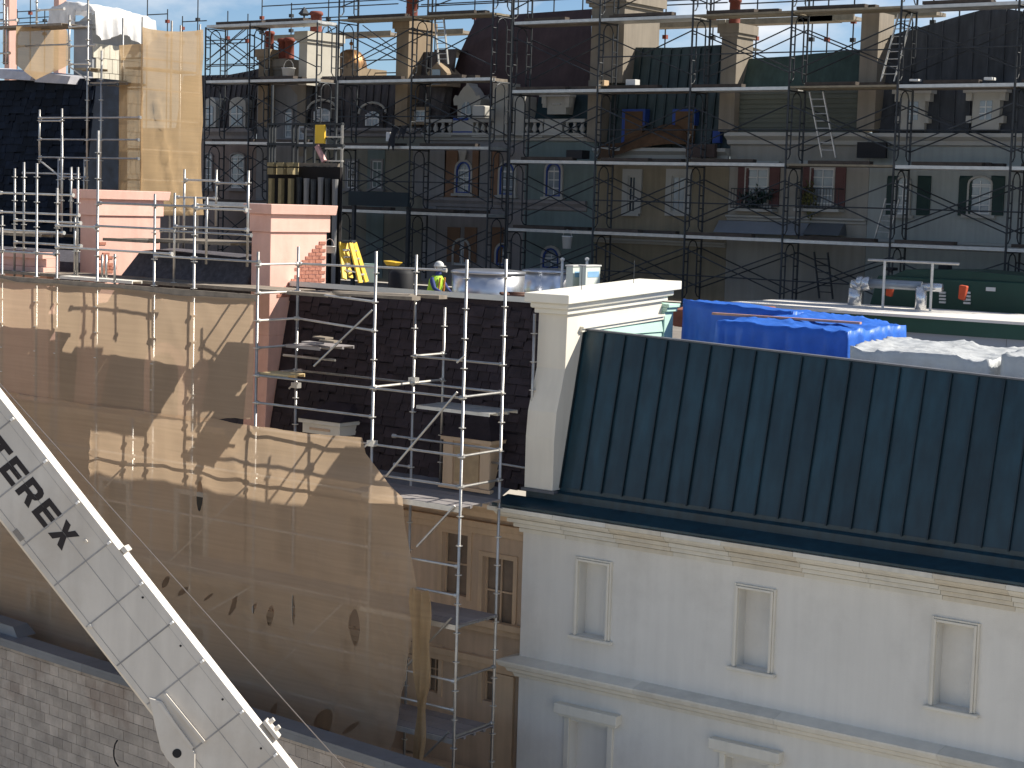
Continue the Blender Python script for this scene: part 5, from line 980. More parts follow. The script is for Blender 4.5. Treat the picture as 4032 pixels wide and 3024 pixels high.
for fs, (x0,x1), zz in ((FS1,(-11.02,7.6),(20.15,18.1,16.1,14.1)),(FS2,(-21,-14.86),(18.5,16.5))):
    for z in zz: MB().tube((x0,SY0-.04,z),(x1,SY0-.04,z),.02,6).build('guard_rail', mFRAME, fs)
# ---- tube scaffold standing behind the back roofs
RSC = thing('tube_scaffold', 'thin tube scaffold with brown boards rising behind the back roofs against the sky', 'scaffold', (-15,23,14))
BYY = 23.2
def lx(p0,p1,y,r=.022,m=mFRAME,name='rail'):
    a = UY(*p0,y); b = UY(*p1,y); z = (a.z+b.z)/2; MB().tube((a.x,y,z),(b.x,y,z),r,6).build(name,m,RSC)
for (r,x,yt,yb_) in (('A',1285,-20,640),('A',1460,80,640),('A',1590,140,640),('A',1725,-20,640),('A',1985,95,660),('A',2160,120,660),('B',515,-40,700),('B',770,25,700),('B',1095,-40,700),('B',1350,-40,700),('B',1965,-40,700),('C',190,-60,600),('C',260,-60,600),('C',600,-60,300),('C',1290,-60,300),('C',1540,-60,300),('D',485,-60,500),('D',720,-60,500),('D',1135,-60,500),('D',1515,-60,600),('D',2000,-60,600),('E',515,-60,560),('E',740,-60,560),('E',1430,-60,300),('E',1660,-60,300),('E',2150,-60,300),('A',265,-60,300),('A',390,80,300),('A',150,80,300)):
    a = UY(r,x,yt,BYY); b = UY(r,x,yb_,BYY); MB().tube((a.x,BYY,min(b.z,17)),(a.x,BYY,a.z),.022,6).build('upright',mFRAME,RSC)
    for f_ in (.22,.6):
        zc = a.z-(.5 if yt < 0 else .15)-f_*1.4; MB().box(a.x-.07,a.x+.07,BYY-.06,BYY+.06,zc-.06,zc+.06).build('coupler', mFRAME if rnd.random() < .6 else mRED, RSC)
for (p0,p1) in ((('B',520,45),('B',1700,2)),(('B',770,75),('B',1700,38)),(('B',600,205),('B',1700,152)),(('B',390,165),('B',1390,160)),(('B',1900,25),('C',1600,-15)),(('C',0,40),('C',1600,8)),(('C',0,180),('C',610,150)),(('D',500,55),('D',1250,22)),(('D',500,15),('D',1250,-15)),(('D',1300,25),('E',1200,-20)),(('A',1290,120),('A',1460,130)),(('A',1590,180),('A',1800,190)),(('A',1800,350),('B',395,345)),(('A',1800,375),('B',395,380)),(('B',30,550),('B',1690,535)),(('B',30,572),('B',600,570)),(('A',-20,92),('A',480,105)),(('A',-20,150),('A',480,165)),(('A',-20,195),('A',480,200)),(('B',1480,640),('B',1690,630)),(('E',1300,70),('E',2212,0))): lx(p0,p1,BYY)
for (p0,p1) in ((('B',620,335),('B',1690,308)),(('B',1830,300),('C',550,288)),(('D',420,240),('D',2212,180)),(('E',290,186),('E',780,160)),(('E',930,145),('E',1500,125))):
    a = UY(*p0,BYY-.3); b = UY(*p1,BYY-.3); z = (a.z+b.z)/2; n = max(1,int((b.x-a.x)/3))
    for k in range(n): xa, xb = a.x+(b.x-a.x)*k/n, a.x+(b.x-a.x)*(k+1)/n; MB().box(xa,xb-.02,BYY-.6,BYY+.0,z-.05,z+.05).build('board', mWOOD, RSC); MB().box(xa,xb-.02,BYY-.63,BYY-.602,z-.06,z+.11).build('toe_board', mWOODY, RSC)
for (p0,p1) in ((('A',1800,250),('A',2160,520)),(('A',1800,530),('A',2160,240)),(('B',30,530),('B',390,220)),(('B',400,210),('B',770,480)),(('B',1020,320),('B',1170,230)),(('B',1390,220),('B',1690,440)),(('B',1390,520),('B',1690,370))):
    MB().tube(UY(*p0,BYY-.9),UY(*p1,BYY-.9),.018,6).build('brace',mFRAME,RSC)
# ---- ladders on the back scaffolds
def ladder(label, pts, Y, w, mat, n=9, name='ladder'):
    a = UY(*pts[0],Y); b = UY(*pts[1],Y+.15); t = thing(name, label, 'ladder', tuple(b)); e = Vector((w,0,0))
    for s_ in (0,1): MB().bar(a+e*s_,b+e*s_,.03,.06,(0,1,0)).build('rail', mat, t)
    for k in range(1,n): p = a+(b-a)*(k/n); MB().tube(p,p+e,.014,6).build('rung', mat, t)
    return t
ladder('aluminium ladder leaning on the planks left of the maroon roof', (('C',245,150),('C',285,560)), 18.5, .36, mALU)
ladder('aluminium ladder between planks in front of the clapboard attic', (('E',345,800),('E',455,1370)), 18.4, .40, mALU)
ladder('ladder leaning over the top planks at the charcoal roof', (('E',1120,120),('E',965,710)), 18.4, .38, mALU)
ladder('ladder below the dark cover near the rightmost back house', (('E2',1010,180),('E2',915,520)), 18.4, .38, mALU, 7)
ladder('dark ladder standing on the deck in front of the warm grey wall', (('E2',385,645),('E2',430,1050)), 18.6, .40, mFRAME, 7)
# ---- small things on the planks
def small(name, label, cat, r, xa, xb, ya, yb_, Y, mat, d=.25, bev=.01):
    a = UY(r,xa,ya,Y); b = UY(r,xb,yb_,Y); return tag(MB().box(a.x,b.x,Y,Y+d,b.z,a.z).build(name, mat, None, False, bev), label, cat)
small('cardboard_box','small tan box on the plank beside the big beige chimney','box','C',1672,1722,698,745,18.2,M('cardboard', (.50,.36,.22), .8))
small('white_box','white box on the plank in front of the ribbed green roof','box','D',362,443,692,742,18.2,mFRW)
small('black_bin','black bin on the plank in front of the sea green wall','bin','C',1392,1528,1306,1382,18.1,mBLACK,.4)
small('white_pail_lid','flat white tray on the plank left of the first cream dormer','tray','E',1212,1286,688,706,18.2,mFRW)
small('white_tray','flat white tray on the plank above the second cream dormer','tray','E',1862,1934,672,697,18.2,mFRW)
small('white_container','white container beside the black cloths on the plank','container','B',1592,1622,1150,1230,17.95,mFRW,.15)
small('red_cloth','cream bundle on the balustrade planks beside the ornate dormer','bundle','C',572,676,918,1030,18.4,mCREAM,.5,.05)
for (x0,x1,y0,y1,l) in ((1622,1678,1100,1322,'longer'),(1705,1768,1085,1225,'shorter')):
    pts = []
    for k in range(5): x = x0+(x1-x0)*k/4; p0 = UY('B',x,y0+6*(k%2),17.9); p1 = UY('B',x,y1-30*(k%3),17.9); pts.append((p0.x,p0.z,p1.z))
    drape('black_cloth', l+' of two black cloths hanging over the scaffold rail', pts, mBLACK, 20+x0, y=17.85, amp=.04, cat='cloth')
def bucket(label, r, x, yt, yb_, Y, rad, mat):
    a = UY(r,x,yt,Y); b = UY(r,x,yb_,Y); h = a.z-b.z; t = thing('bucket', label, 'bucket', (b.x,Y,b.z)); MB().lathe((b.x,Y,b.z),[(rad*.82,0),(rad,h*.93),(rad*1.07,h*.94),(rad*1.07,h),(rad*.95,h),(rad*.8,.03)],14).build('pail', mat, t, True); MB().path([(b.x-rad,Y,a.z)]+[(b.x+rad*math.cos(k*math.pi/6),Y,a.z+rad*1.2*math.sin(k*math.pi/6)) for k in range(6,-1,-1)],.007,5).build('handle', mGALVL, t)
bucket('white bucket hanging from a scaffold plank in front of the sea green wall','C2',1398,728,838,17.85,.15,mFRW); bucket('white bucket standing at the foot of the grey chimneys','B',742,592,668,18.3,.22,mFRW)

# ================================================================ ROOF TOP EQUIPMENT IN THE MIDDLE
mSPUN = M('spun aluminium', (.62,.64,.68), .28, .85, .1, 1.5)
def vent(label, r, xc, xw, ytop, Y, zb=13.26):
    a = UY(r,xc-xw,ytop,Y); b = UY(r,xc+xw,ytop,Y); rad = (b.x-a.x)/2*.93; c = ((a.x+b.x)/2,Y,zb); h = (a.z+b.z)/2-zb; t = thing('roof_ventilator', label, 'ventilator', c, 'spun roof ventilators')
    MB().lathe(c,[(rad*.96,0),(rad*.965,.05),(rad*.985,h*.45),(rad,h-.11)],28).build('drum', mSPUN, t, True); MB().lathe((c[0],c[1],c[2]+h-.108),[(rad*1.03,0),(rad*1.03,.05),(rad*.98,.07),(rad*.6,.10),(rad*.1,.11)],28).build('cap', mSPUN, t, True)
vent('large round aluminium ventilator next to the worker','C2',720,272,1015,9.4); vent('smaller round aluminium ventilator behind the pale cabinets','C2',1225,185,1010,12.0)
mCAB = M('pale green cabinet', (.60,.66,.60), .5, 0, .05, 2); mLBL = M('light blue label', (.22,.40,.60), .5)
for k, (x0,x1,l) in enumerate(((1393,1452,'left'),(1508,1565,'right'))):
    a = UY('C2',x0,992,10.6); b = UY('C2',x1,992,10.6); z1 = a.z; t = thing('electrical_cabinet', '%s of two pale green cabinets with light blue labels' % l, 'cabinet', (a.x,10.6,13.26), 'cabinets beside the ventilators'); d = .62
    MB().box(a.x,b.x,10.6,10.6+d,13.26,z1).build('body', mCAB, t, False, .01); MB().box(b.x+.001,b.x+.006,10.68,10.6+d-.06,z1-.26,z1-.12).build('label_sticker', mLBL, t); MB().box(a.x-.02,b.x+.02,10.58,10.62+d,z1+.001,z1+.035).build('lid', mFRW, t)
    MB().path([(b.x+.03,11.24,z1-.15),(b.x+.1,11.26,z1-.3),(b.x+.04,11.24,z1-.5)],.018,6).build('cable', mBLACK, t)
for (x,yt,l) in ((1360,920,'left'),(1575,918,'right')):
    a = UY('C2',x,yt,11.5); t = thing('vent_pipe', '%s of the two thin white vent pipes behind the cabinets' % l, 'pipe', (a.x,11.5,13.26)); MB().tube((a.x,11.5,13.26),(a.x,11.5,a.z-.06),.035,10).build('pipe', mFRW, t, True); MB().lathe((a.x,11.5,a.z-.06),[(.055,0),(.055,.05),(.02,.07)],10).build('cap', mFRW, t)
hb_ = MB(); c = UZ('C2',1130,1195,13.3)
for k in range(7):
    rad = .35+.06*k; pts = [(c.x+1.5*rad*math.cos(t*math.pi/9)+rnd.uniform(-.04,.04), 7.6+rad*math.sin(t*math.pi/9)*1.4+k*.05, 13.92+.02*k+rnd.uniform(-.03,.03)) for t in range(19)]; 
tag(MB().path([(-4.6+.34*math.cos(t*.7)*(1+.06*t/10)*1.8, 6.4+.5*math.sin(t*.7), 13.75+.004*t) for t in range(60)],.03,6).build('hose_coil', M('brown hose', (.10,.05,.035), .7, 0, .2, 5), None, True), 'coil of brown hose on the roof behind the shingled ridge', 'hose')
tag(MB().box(-5.9,-3.3,5.7,7.1,13.27,13.73).build('roof_curb', M('grey roof curb', (.28,.27,.26), .8), None, False, .02), 'low grey roof curb carrying the brown hose coil', 'curb')
# ---- step ladder beside the pink chimney
def stepladder():
    Y = -.3; ap = UY('B2',1235,568,Y); f0 = UY('B2',1238,880,Y-.3); f1 = UY('B2',1370,915,Y); t = thing('step_ladder', 'yellow fibreglass step ladder standing open beside the pink chimney', 'ladder', tuple(f0)); e = Vector((-.20,.40,0)); k_ = UY('B2',1290,575,Y)-UY('B2',1200,575,Y)
    for s_, off in ((0,0),(1,0)):
        MB().bar(ap+e*s_*.6-k_*.35,f0+e*s_-k_*.1,.035,.10,(0,1,0)).build('front_rail', mYEL, t); MB().bar(ap+e*s_*.6+k_*.55,f1+e*s_,.035,.10,(0,1,0)).build('rear_rail', mYEL, t)
    for k in range(1,5):
        p = ap+(f0-ap)*(k/5); MB().bar(p-k_*.25,p+e*.85-k_*.25,.09,.03).build('step', mALU, t)
        p = ap+k_*.55+(f1-ap-k_*.55)*(k/5); MB().bar(p,p+e*.85,.03,.03).build('brace_bar', mALU, t)
    MB().hexa([ap-k_*.5+Vector((0,0,z))+d for z in (0,.05) for d in (Vector(),k_*1.15,k_*1.15+e*.7,e*.7)]).build('top_cap', mFRAME, t)
    m0 = ap+(f0-ap)*.75; m1 = ap+k_*.55+(f1-ap-k_*.55)*.75; MB().bar(m0,m1,.02,.025).build('spreader', mGALVL, t)
stepladder()
small('mint_hatch','pale mint hatch board leaning behind the yellow step ladder','hatch','B2',1395,1500,745,915,2.2,mMINT,.06)
a = UY('B2',1730,770,5.5); t = thing('rubber_drum','black rubber drum on the roof left of the worker','drum',(a.x,5.5,13.26)); MB().lathe((a.x,5.5,13.26),[(.20,0),(.27,.2),(.28,UY('B2',1730,795,5.5).z-13.26-.1),(.2,UY('B2',1730,795,5.5).z-13.26)],14).build('barrel', mBLACK, t, True)
a = UY('B2',1588,720,6.5); b = UY('B2',1730,770,6.5); tag(MB().hexa([(a.x+.06,6.45,b.z),(b.x-.2,6.45,b.z),(b.x-.2,6.65,b.z),(a.x+.06,6.65,b.z),(a.x,6.4,a.z),(b.x-.12,6.4,a.z-.03),(b.x-.12,6.7,a.z-.03),(a.x,6.7,a.z)]).build('yellow_tub', mYEL, None, False, .02), 'yellow plastic tub above the black drum', 'tub')
tag(MB().box(a.x+.12,b.x-.25,6.47,6.63,13.26,b.z-.002).build('tub_stand', mFRAME, None), 'dark stand under the yellow plastic tub', 'stand')
bucket('small metal paint pail behind the pink chimney','B2',1100,595,655,2.4,.13,mALU)
# ---- worker kneeling on the roof
wk = thing('person', 'worker in white hard hat, blue sleeves and yellow vest bending over the roof work', 'person', (UY('C2',285,1000,10.2).x,10.2,13.26))
wx, wy = UY('C2',285,1000,10.2).x, 10.2; wz = UY('C2',288,950,10.2).z
def skin(name, verts, edges, radii, mat, parent, sub=1):
    o0 = ORG[parent.name]; me = bpy.data.meshes.new(name); me.from_pydata([tuple(Vector(v)-o0) for v in verts], edges, []); o = bpy.data.objects.new(name, me); COL.objects.link(o); o.parent = parent; me.materials.append(mat); ORG[o.name] = o0
    md = o.modifiers.new('skin','SKIN'); md.use_smooth_shade = True
    for sv_, rr in zip(me.skin_vertices[0].data, radii): sv_.radius = (rr,rr) if not isinstance(rr,tuple) else rr
    me.skin_vertices[0].data[0].use_root = True; s_ = o.modifiers.new('sub','SUBSURF'); s_.levels = sub; s_.render_levels = sub; return o
hz_ = wz-.16      # head centre; leaning forward to the right (+x)
pv = (wx-.16,wy,13.26+.28); ch_ = (wx-.07,wy,hz_-.36); nk = (wx-.02,wy,hz_-.15)
V_ = [pv,(wx-.13,wy,(pv[2]+ch_[2])/2),ch_,nk,(wx,wy,hz_-.02),(wx+.01,wy,hz_+.08),(wx-.07,wy-.19,hz_-.30),(wx+.06,wy-.24,hz_-.52),(wx+.27,wy-.18,hz_-.62),(wx+.35,wy-.16,hz_-.62),(wx-.07,wy+.19,hz_-.30),(wx+.08,wy+.24,hz_-.52),(wx+.30,wy+.10,hz_-.60),(wx+.38,wy+.08,hz_-.60),(wx-.12,wy-.1,13.40),(wx+.18,wy-.14,13.36),(wx-.18,wy-.14,13.31),(wx-.12,wy+.1,13.40),(wx+.18,wy+.14,13.36),(wx-.18,wy+.14,13.31)]
E_ = [(0,1),(1,2),(2,3),(3,4),(4,5),(2,6),(6,7),(7,8),(8,9),(2,10),(10,11),(11,12),(12,13),(0,14),(14,15),(15,16),(0,17),(17,18),(18,19)]
rad_ = [.15,.145,.15,.06,.085,.075,.075,.055,.042,.035,.075,.055,.042,.035,.1,.07,.05,.1,.07,.05]
mSLV = M('blue work shirt', (.05,.07,.22), .8, 0, .15, 6)
skin('body', V_, E_, rad_, mSLV, wk, 2)
mSKN = M('skin', (.40,.23,.16), .6)
skin('head', [(wx+.015,wy,hz_-.10),(wx+.025,wy,hz_-.02),(wx+.02,wy,hz_+.07)], [(0,1),(1,2)], [.07,.095,.085], mSKN, wk, 2)
fc = MB(); fc.sphere((wx+.125,wy-.0,hz_-.02),.022,.016,.03,8,6); fc.build('nose', mSKN, wk, True)
for s_ in (-1,1): MB().sphere((wx+.105,wy+.036*s_,hz_+.015),.012,.014,.009,8,6).build('eye', mBLACK, wk); MB().sphere((wx+.0,wy+.098*s_,hz_-.01),.022,.012,.035,8,6).build('ear', mSKN, wk)
for s_, hx_, hy_ in ((-1,.36,-.16),(1,.39,.08)):
    base = Vector((wx+hx_,wy+hy_,hz_-.62)); MB().sphere((base.x+.03,base.y,base.z),.045,.035,.022,8,6).build('palm', mSKN, wk)
    for k in range(4): MB().path([(base.x+.06,base.y-.03+.02*k,base.z),(base.x+.105-.008*abs(k-1.5),base.y-.032+.021*k,base.z-.015),(base.x+.115-.008*abs(k-1.5),base.y-.032+.021*k,base.z-.045)],.009,5).build('finger', mSKN, wk)
    MB().path([(base.x+.01,base.y+.035*s_,base.z),(base.x+.045,base.y+.05*s_,base.z-.015),(base.x+.07,base.y+.045*s_,base.z-.03)],.010,5).build('thumb', mSKN, wk)
mVEST = M('high visibility vest', (.45,.75,.05), .7, 0, .1, 6); mVO = M('orange vest trim', (.85,.35,.12), .7)
vst = MB(); rg = [(13.26+.26,.185,.20,-.16),((pv[2]+ch_[2])/2,.18,.20,-.13),(hz_-.42,.18,.215,-.085),(hz_-.30,.165,.225,-.07),(hz_-.20,.10,.14,-.05)]
for (z,a_,b_,dx) in rg: vst.v += [Vector((wx+dx+a_*math.cos(k*math.pi/8),wy+b_*math.sin(k*math.pi/8),z)) for k in range(16)]
vst.f += [(j*16+k,j*16+(k+1)%16,(j+1)*16+(k+1)%16,(j+1)*16+k) for j in range(4) for k in range(16)]; vst.build('vest', mVEST, wk, True)
for s_ in (-1,1): MB().bar((wx+.12,wy+.09*s_,hz_-.24),(wx+.075,wy+.11*s_,13.6),.012,.05,(1,0,0)).build('vest_stripe', mVO, wk)
hat = MB().sphere((wx+.0,wy,hz_+.05),.135,.115,.125,14,8); hat.build('hard_hat', mFRW, wk, True)
MB().lathe((wx+.02,wy,hz_+.035),[(.13,0),(.165,.004),(.165,.014),(.13,.018)],16).build('hat_brim', mFRW, wk, True)
# ---- dark steel access cage and timber shoring in front of the left back houses
cg = thing('access_cage', 'dark steel access cage with yellow gate panel above the timber shoring', 'scaffold', (UY('B',900,1600,13).x,13,13.3)); CY = 13.0
for x,yt,m in ((575,1075,mFRAME),(605,740,mFRAME),(625,1080,mFRAME),(785,1085,mFRAME),(822,1070,mFRAME),(890,1095,mFRAME),(972,1090,mFRAME),(1065,1090,mFRAME),(1165,700,mFRAME),(1213,1070,mGALV)):
    a = UY('B',x,yt,CY); MB().box(a.x-.03,a.x+.03,CY-.03,CY+.03,13.3,a.z).build('post', m, cg)
for (p0,p1,m,rr) in ((('B',565,1085),('B',1220,1078),mFRAME,.03),(('B',565,1258),('B',822,1252),mFRAME,.04),(('B',822,1268),('B',1225,1266),mFRAME,.04),(('B',1070,1192),('B',1215,1194),mGALVL,.02),(('B',1070,1298),('B',1215,1292),mGALVL,.02),(('B',810,1432),('B',1180,1438),mWOOD,.05),(('B',1070,1400),('B',1215,1404),mGALVL,.02)):
    a = UY(*p0,CY); b = UY(*p1,CY); z = (a.z+b.z)/2; MB().box(a.x,b.x,CY-.05,CY+.05,z-rr,z+rr).build('rail', m, cg)
a = UY('B',978,1088,CY-.1); b = UY('B',1058,1250,CY-.1); MB().box(a.x,b.x,CY-.12,CY-.06,b.z,a.z).build('yellow_panel', mYEL, cg, False, .01)
a = UY('B',990,1270,CY-.1); b = UY('B',1055,1405,CY-.1); MB().bar(a,b,.10,.12).build('striped_bar', M('red white bar', (.62,.35,.34), .6, 0, .3, 12), cg)
ts_ = thing('timber_shoring', 'yellow timber shoring blocks and studs under the steel access cage', 'shoring', (UY('B',690,1650,12.6).x,12.6,13.3)); mLUM = M('raw lumber', (.33,.265,.14), .8, 0, .15, 6)
for k,x in enumerate((605,690,775)):
    a = UY('B',x-27,1415,12.6); b = UY('B',x+27,1450,12.6); MB().box(a.x,b.x,12.5,12.75,b.z,a.z).build('block', mLUM, ts_); a2 = UY('B',x-25,1462,12.6); b2 = UY('B',x+25,1520,12.6); MB().box(a2.x,b2.x,12.5,12.75,b2.z,a2.z).build('block', mLUM, ts_); MB().box(a.x+.02,a.x+.14,12.55,12.68,13.3,a2.z-.3).build('stud', mLUM, ts_)
a = UY('B',560,1450,12.8); b = UY('B',1180,1659,12.8); MB().box(a.x,b.x,12.85,12.95,13.3,UY('B',800,1450,12.8).z).build('gap_shade_sheet', mDARK, ts_)  # near-black sheet paints the shade in the gaps between the studs
for k in range(6): a = UY('B',840+k*62,1545+8*(k%3),12.7); MB().lathe((a.x,12.7,13.3),[(.06,0),(.06,.4),(.08,a.z-13.3-.25),(.09,a.z-13.3)],8).build('jack_post', mH2 if k%2 else mFRAME, ts_)
a = UY('B2',1265,115,16.5); b = UY('B2',1780,255,16.5); tag(MB().box(a.x,b.x,16.5,16.6,b.z,a.z).build('shaded_band_panel', M('dark shaded teal', (.018,.03,.036), .7, 0, .15, 2), None), 'dark shaded teal panel behind the yellow step ladder', 'panel')  # dark shaded band, its shade put into the teal panel colour
for (sx) in (a.x+.1,b.x-.1): tag(MB().box(sx-.05,sx+.05,16.62,16.72,13.26,b.z+.3).build('band_panel_post', mFRAME, None), '%s post behind the dark shaded teal panel' % ('left' if sx < (a.x+b.x)/2 else 'right'), 'post')
# ---- ducts, railing and green plant unit on the right
dk = thing('duct_run', 'bright metal duct with elbow along the pale roof strip', 'duct', (UY('E2',1000,1000,13.6).x,13.6,13.8)); DY = 13.7
mDUCT = M('insulated duct foil', (.66,.67,.68), .25, .8, .15, 3, .3, 14)
a = UY('E2',737,1060,DY); e0 = UY('E2',745,960,DY); e1 = UY('E2',800,915,DY); f0 = UY('E2',1320,930,DY)
MB().tube((a.x,DY,13.78),(a.x,DY,e0.z),.16,14).build('riser', mDUCT, dk, True); MB().path([(a.x,DY,e0.z),(a.x+.06,DY,e0.z+.14),(a.x+.2,DY,e1.z-.02),(a.x+.38,DY,e1.z)],.165,14).build('elbow', mDUCT, dk, True)
MB().tube((a.x+.38,DY,e1.z),(f0.x,DY,e1.z),.11,12).build('duct', M('dull duct', (.30,.33,.36), .4, .5, .15, 3), dk, True); g0 = UY('E2',1335,950,DY-.2); g1 = UY('E2',1500,952,DY-.2)
MB().tube((g0.x,DY-.2,g0.z),(g1.x,DY-.2,g0.z),.10,12).build('duct', mDUCT, dk, True); MB().tube((UY('E2',1318,1000,DY-.2).x,DY-.2,13.78),(UY('E2',1318,1000,DY-.2).x,DY-.2,g0.z),.13,12).build('riser', mDUCT, dk, True)
rl = thing('guard_rail', 'thin grey pipe rail standing above the metal duct', 'railing', (UY('E2',1200,1000,13.2).x,13.2,13.8)); p0 = UY('E2',855,716,13.2); p1 = UY('E2',1648,750,13.2); z = (p0.z+p1.z)/2
MB().tube((p0.x,13.2,z),(p1.x,13.2,z),.03,8).build('rail', mGALVL, rl)
for x in (992,1408): MB().tube((UY('E2',x,900,13.2).x,13.2,13.8),(UY('E2',x,900,13.2).x,13.2,z),.033,8).build('post', mGALVL, rl)
for (x0,x1,y0,y1,l) in ((1008,1070,898,1030,'left'),(1640,1708,932,1060,'right')):
    a = UY('E2',x0,y0,14.0); b = UY('E2',x1,y1,14.0); tag(MB().hexa([(a.x,14.0,b.z),(b.x-.05,14.0,b.z-.03),(b.x-.05,14.12,b.z-.03),(a.x,14.12,b.z),(a.x+.02,13.98,a.z),(b.x,13.98,a.z-.02),(b.x,14.14,a.z-.02),(a.x+.02,14.14,a.z)]).build('orange_cover', mORANGE, None, False, .03), '%s of two orange covers hanging by the dark green unit' % l, 'cover', 'orange covers')
mGRN = M('dark green unit', (.010,.045,.032), .45, 0, .12, 2)
a = UY('E2',840,850,15.0); b = UY('E2',2212,900,15.0); gu = thing('green_plant_unit','long dark green plant unit with white vents behind the roof strip','plant unit',(a.x+3,15.5,13.3)); gz = UY('E2',1500,880,15.0).z
MB().hexa([(a.x,15,13.3),(12,15,13.3),(12,17,13.3),(a.x,17,13.3),(a.x+.3,15,gz),(12,15,gz),(12,17,gz),(a.x+.3,17,gz)]).build('casing', mGRN, gu, False, .02); MB().prism([(a.x+.6,gz+.002),(a.x+1.0,gz+.18),(a.x+2.4,gz+.22),(a.x+5,gz+.12),(a.x+8,gz+.002)],'y',15.1,16.9).build('hood', mGRN, gu)
for (x0,x1,y0,y1) in ((1477,1530,990,1102),(1688,1746,990,1110)):
    for k in range(4): pa = UY('E2',x0,y0+(y1-y0)*k/4,14.98); pb_ = UY('E2',x1,y0+(y1-y0)*(k+.72)/4,14.98); MB().box(pa.x,pb_.x,14.95,14.998,pb_.z,pa.z).build('vent_slat', mFRW, gu)
a = UY('E2',1882,952,14.98); b = UY('E2',1962,990,14.98); MB().box(a.x,b.x,14.97,14.998,b.z,a.z).build('nameplate', mFRW, gu)
for (x0,x1,y0,y1,l) in ((1005,1083,778,830,'left'),(1478,1558,760,815,'right')):
    pa = UY('E2',x0,y0,16); pb_ = UY('E2',x1,y1,16); tag(MB().box(pa.x,pb_.x,15.9,16.2,gz+.1,pa.z).build('black_case', mBLACK, None, False, .02), '%s of two black cases on top of the green unit' % l, 'case')

# ================================================================ LEFT TOWER, ITS SLATE ROOF, TARP AND NETS
TYF = 7.0; XC = UY('A',800,600,TYF).x; TD = UX('A',1235,500,XC).y
tw = thing('stone_tower', 'grey stone tower at upper left with sunlit right flank under a white tarp', 'tower', (XC-1,TYF+1,13.3)); mSTONELIT = M('sunlit ashlar', (.58,.54,.44), .85, 0, .10, 2, .3, 20, streak=.08); mSTONESH = M('shaded ashlar', (.26,.27,.28), .85, 0, .12, 2, .3, 20)  # one stone: sunlit flank and shaded front put into two colours
tl_ = UY('A',640,600,TYF).x; tzt = UY('A',800,250,TYF).z
MB().box(tl_,XC,TYF,TD,13.3,tzt).build('tower_body', mSTONESH, tw, False, .01)
nb = 9; nrow = int((tzt-13.4)/.38)
for k in range(nrow):
    for j in range(nb):
        y0 = TYF+.02+(TD-TYF-.04)*(j+(.5 if k%2 else 0))/nb; y1 = min(y0+(TD-TYF)/nb-.015, TD-.01)
        if y1 > y0+.05: MB().box(XC+.001,XC+.03+rnd.uniform(0,.012),y0,y1,13.4+k*.38,13.4+k*.38+.365).build('stone', mSTONELIT, tw)
for k in range(2): MB().box(tl_-.04-.05*k,XC+.05+.05*k,TYF-.04-.05*k,TD,tzt+.002+k*.10,tzt+.098+k*.10).build('cornice_step', mSTONESH, tw)
ch0 = UY('A',650,140,TYF+.4); MB().hexa([(tl_+.05,TYF+.1,tzt+.202),(XC-.1,TYF+.1,tzt+.202),(XC-.1,TD,tzt+.202),(tl_+.05,TD,tzt+.202),(tl_+.1,TYF+.5,tzt+.5),(XC-.3,TYF+.5,tzt+.5),(XC-.3,TD,tzt+.5),(tl_+.1,TD,tzt+.5)]).build('tower_roof', mSTONESH, tw)
# arched white tarp
wt_ = MB(); N, K = 30, 22; ya, yb2 = TYF-.12, UX('A',1300,150,XC).y; zc = UY('A',720,20,TYF+.3).z; x0t = UY('A',530,200,TYF+.3).x; x1t = XC+.25
for i in range(N+1):
    v = i/N; y = ya+(yb2-ya)*v
    for k in range(K+1):
        u = k/K; x = x0t+(x1t-x0t)*u; h = math.sin(math.pi*min(1,u*.80+.12))**.7; z = tzt+.30+(zc-tzt-.30)*h*(1-.25*v**2)-.05*u+.06*noise.noise(Vector((x*2.5,y*2.0,3)))+.05*noise.noise(Vector((x*6,y*5,7)))
        wt_.v.append(Vector((x+.05*noise.noise(Vector((u*6,v*9,1))),y,z)))
wt_.f += [(i*(K+1)+k,(i+1)*(K+1)+k,(i+1)*(K+1)+k+1,i*(K+1)+k+1) for i in range(N) for k in range(K)]
n9 = len(wt_.v)      # front end closed with a shaded fold
for k in range(K+1):
    b = wt_.v[k]
    for j in range(1,5): wt_.v.append(Vector((b.x+.05*math.sin(k*1.7)*j/4,b.y-.05*j/4+.04*math.sin(k*2.3+j),b.z+(min(b.z,tzt+.12)-b.z)*j/4*(1 if k < K*.62 else .35))))
for k in range(K):
    for j in range(4):
        p = lambda kk,jj: kk if jj == 0 else n9+kk*4+jj-1; wt_.f.append((p(k,j),p(k+1,j),p(k+1,j+1),p(k,j+1)))
n0 = len(wt_.v)      # hanging flank
for i in range(N+1):
    b = wt_.v[i*(K+1)+K]
    for k in range(1,6): wt_.v.append(Vector((b.x+.06*math.sin(i*1.3)*k/5+.05*k/5,b.y,b.z-(.60+.10*math.sin(i*.35))*k/5)))
for i in range(N):
    for k in range(5):
        p = lambda ii,kk: ii*(K+1)+K if kk == 0 else n0+ii*5+kk-1; wt_.f.append((p(i,k),p(i+1,k),p(i+1,k+1),p(i,k+1)))
tag(wt_.build('white_tarp', mWHITET, None, True), 'white tarp bulging over the top of the stone tower', 'tarp')
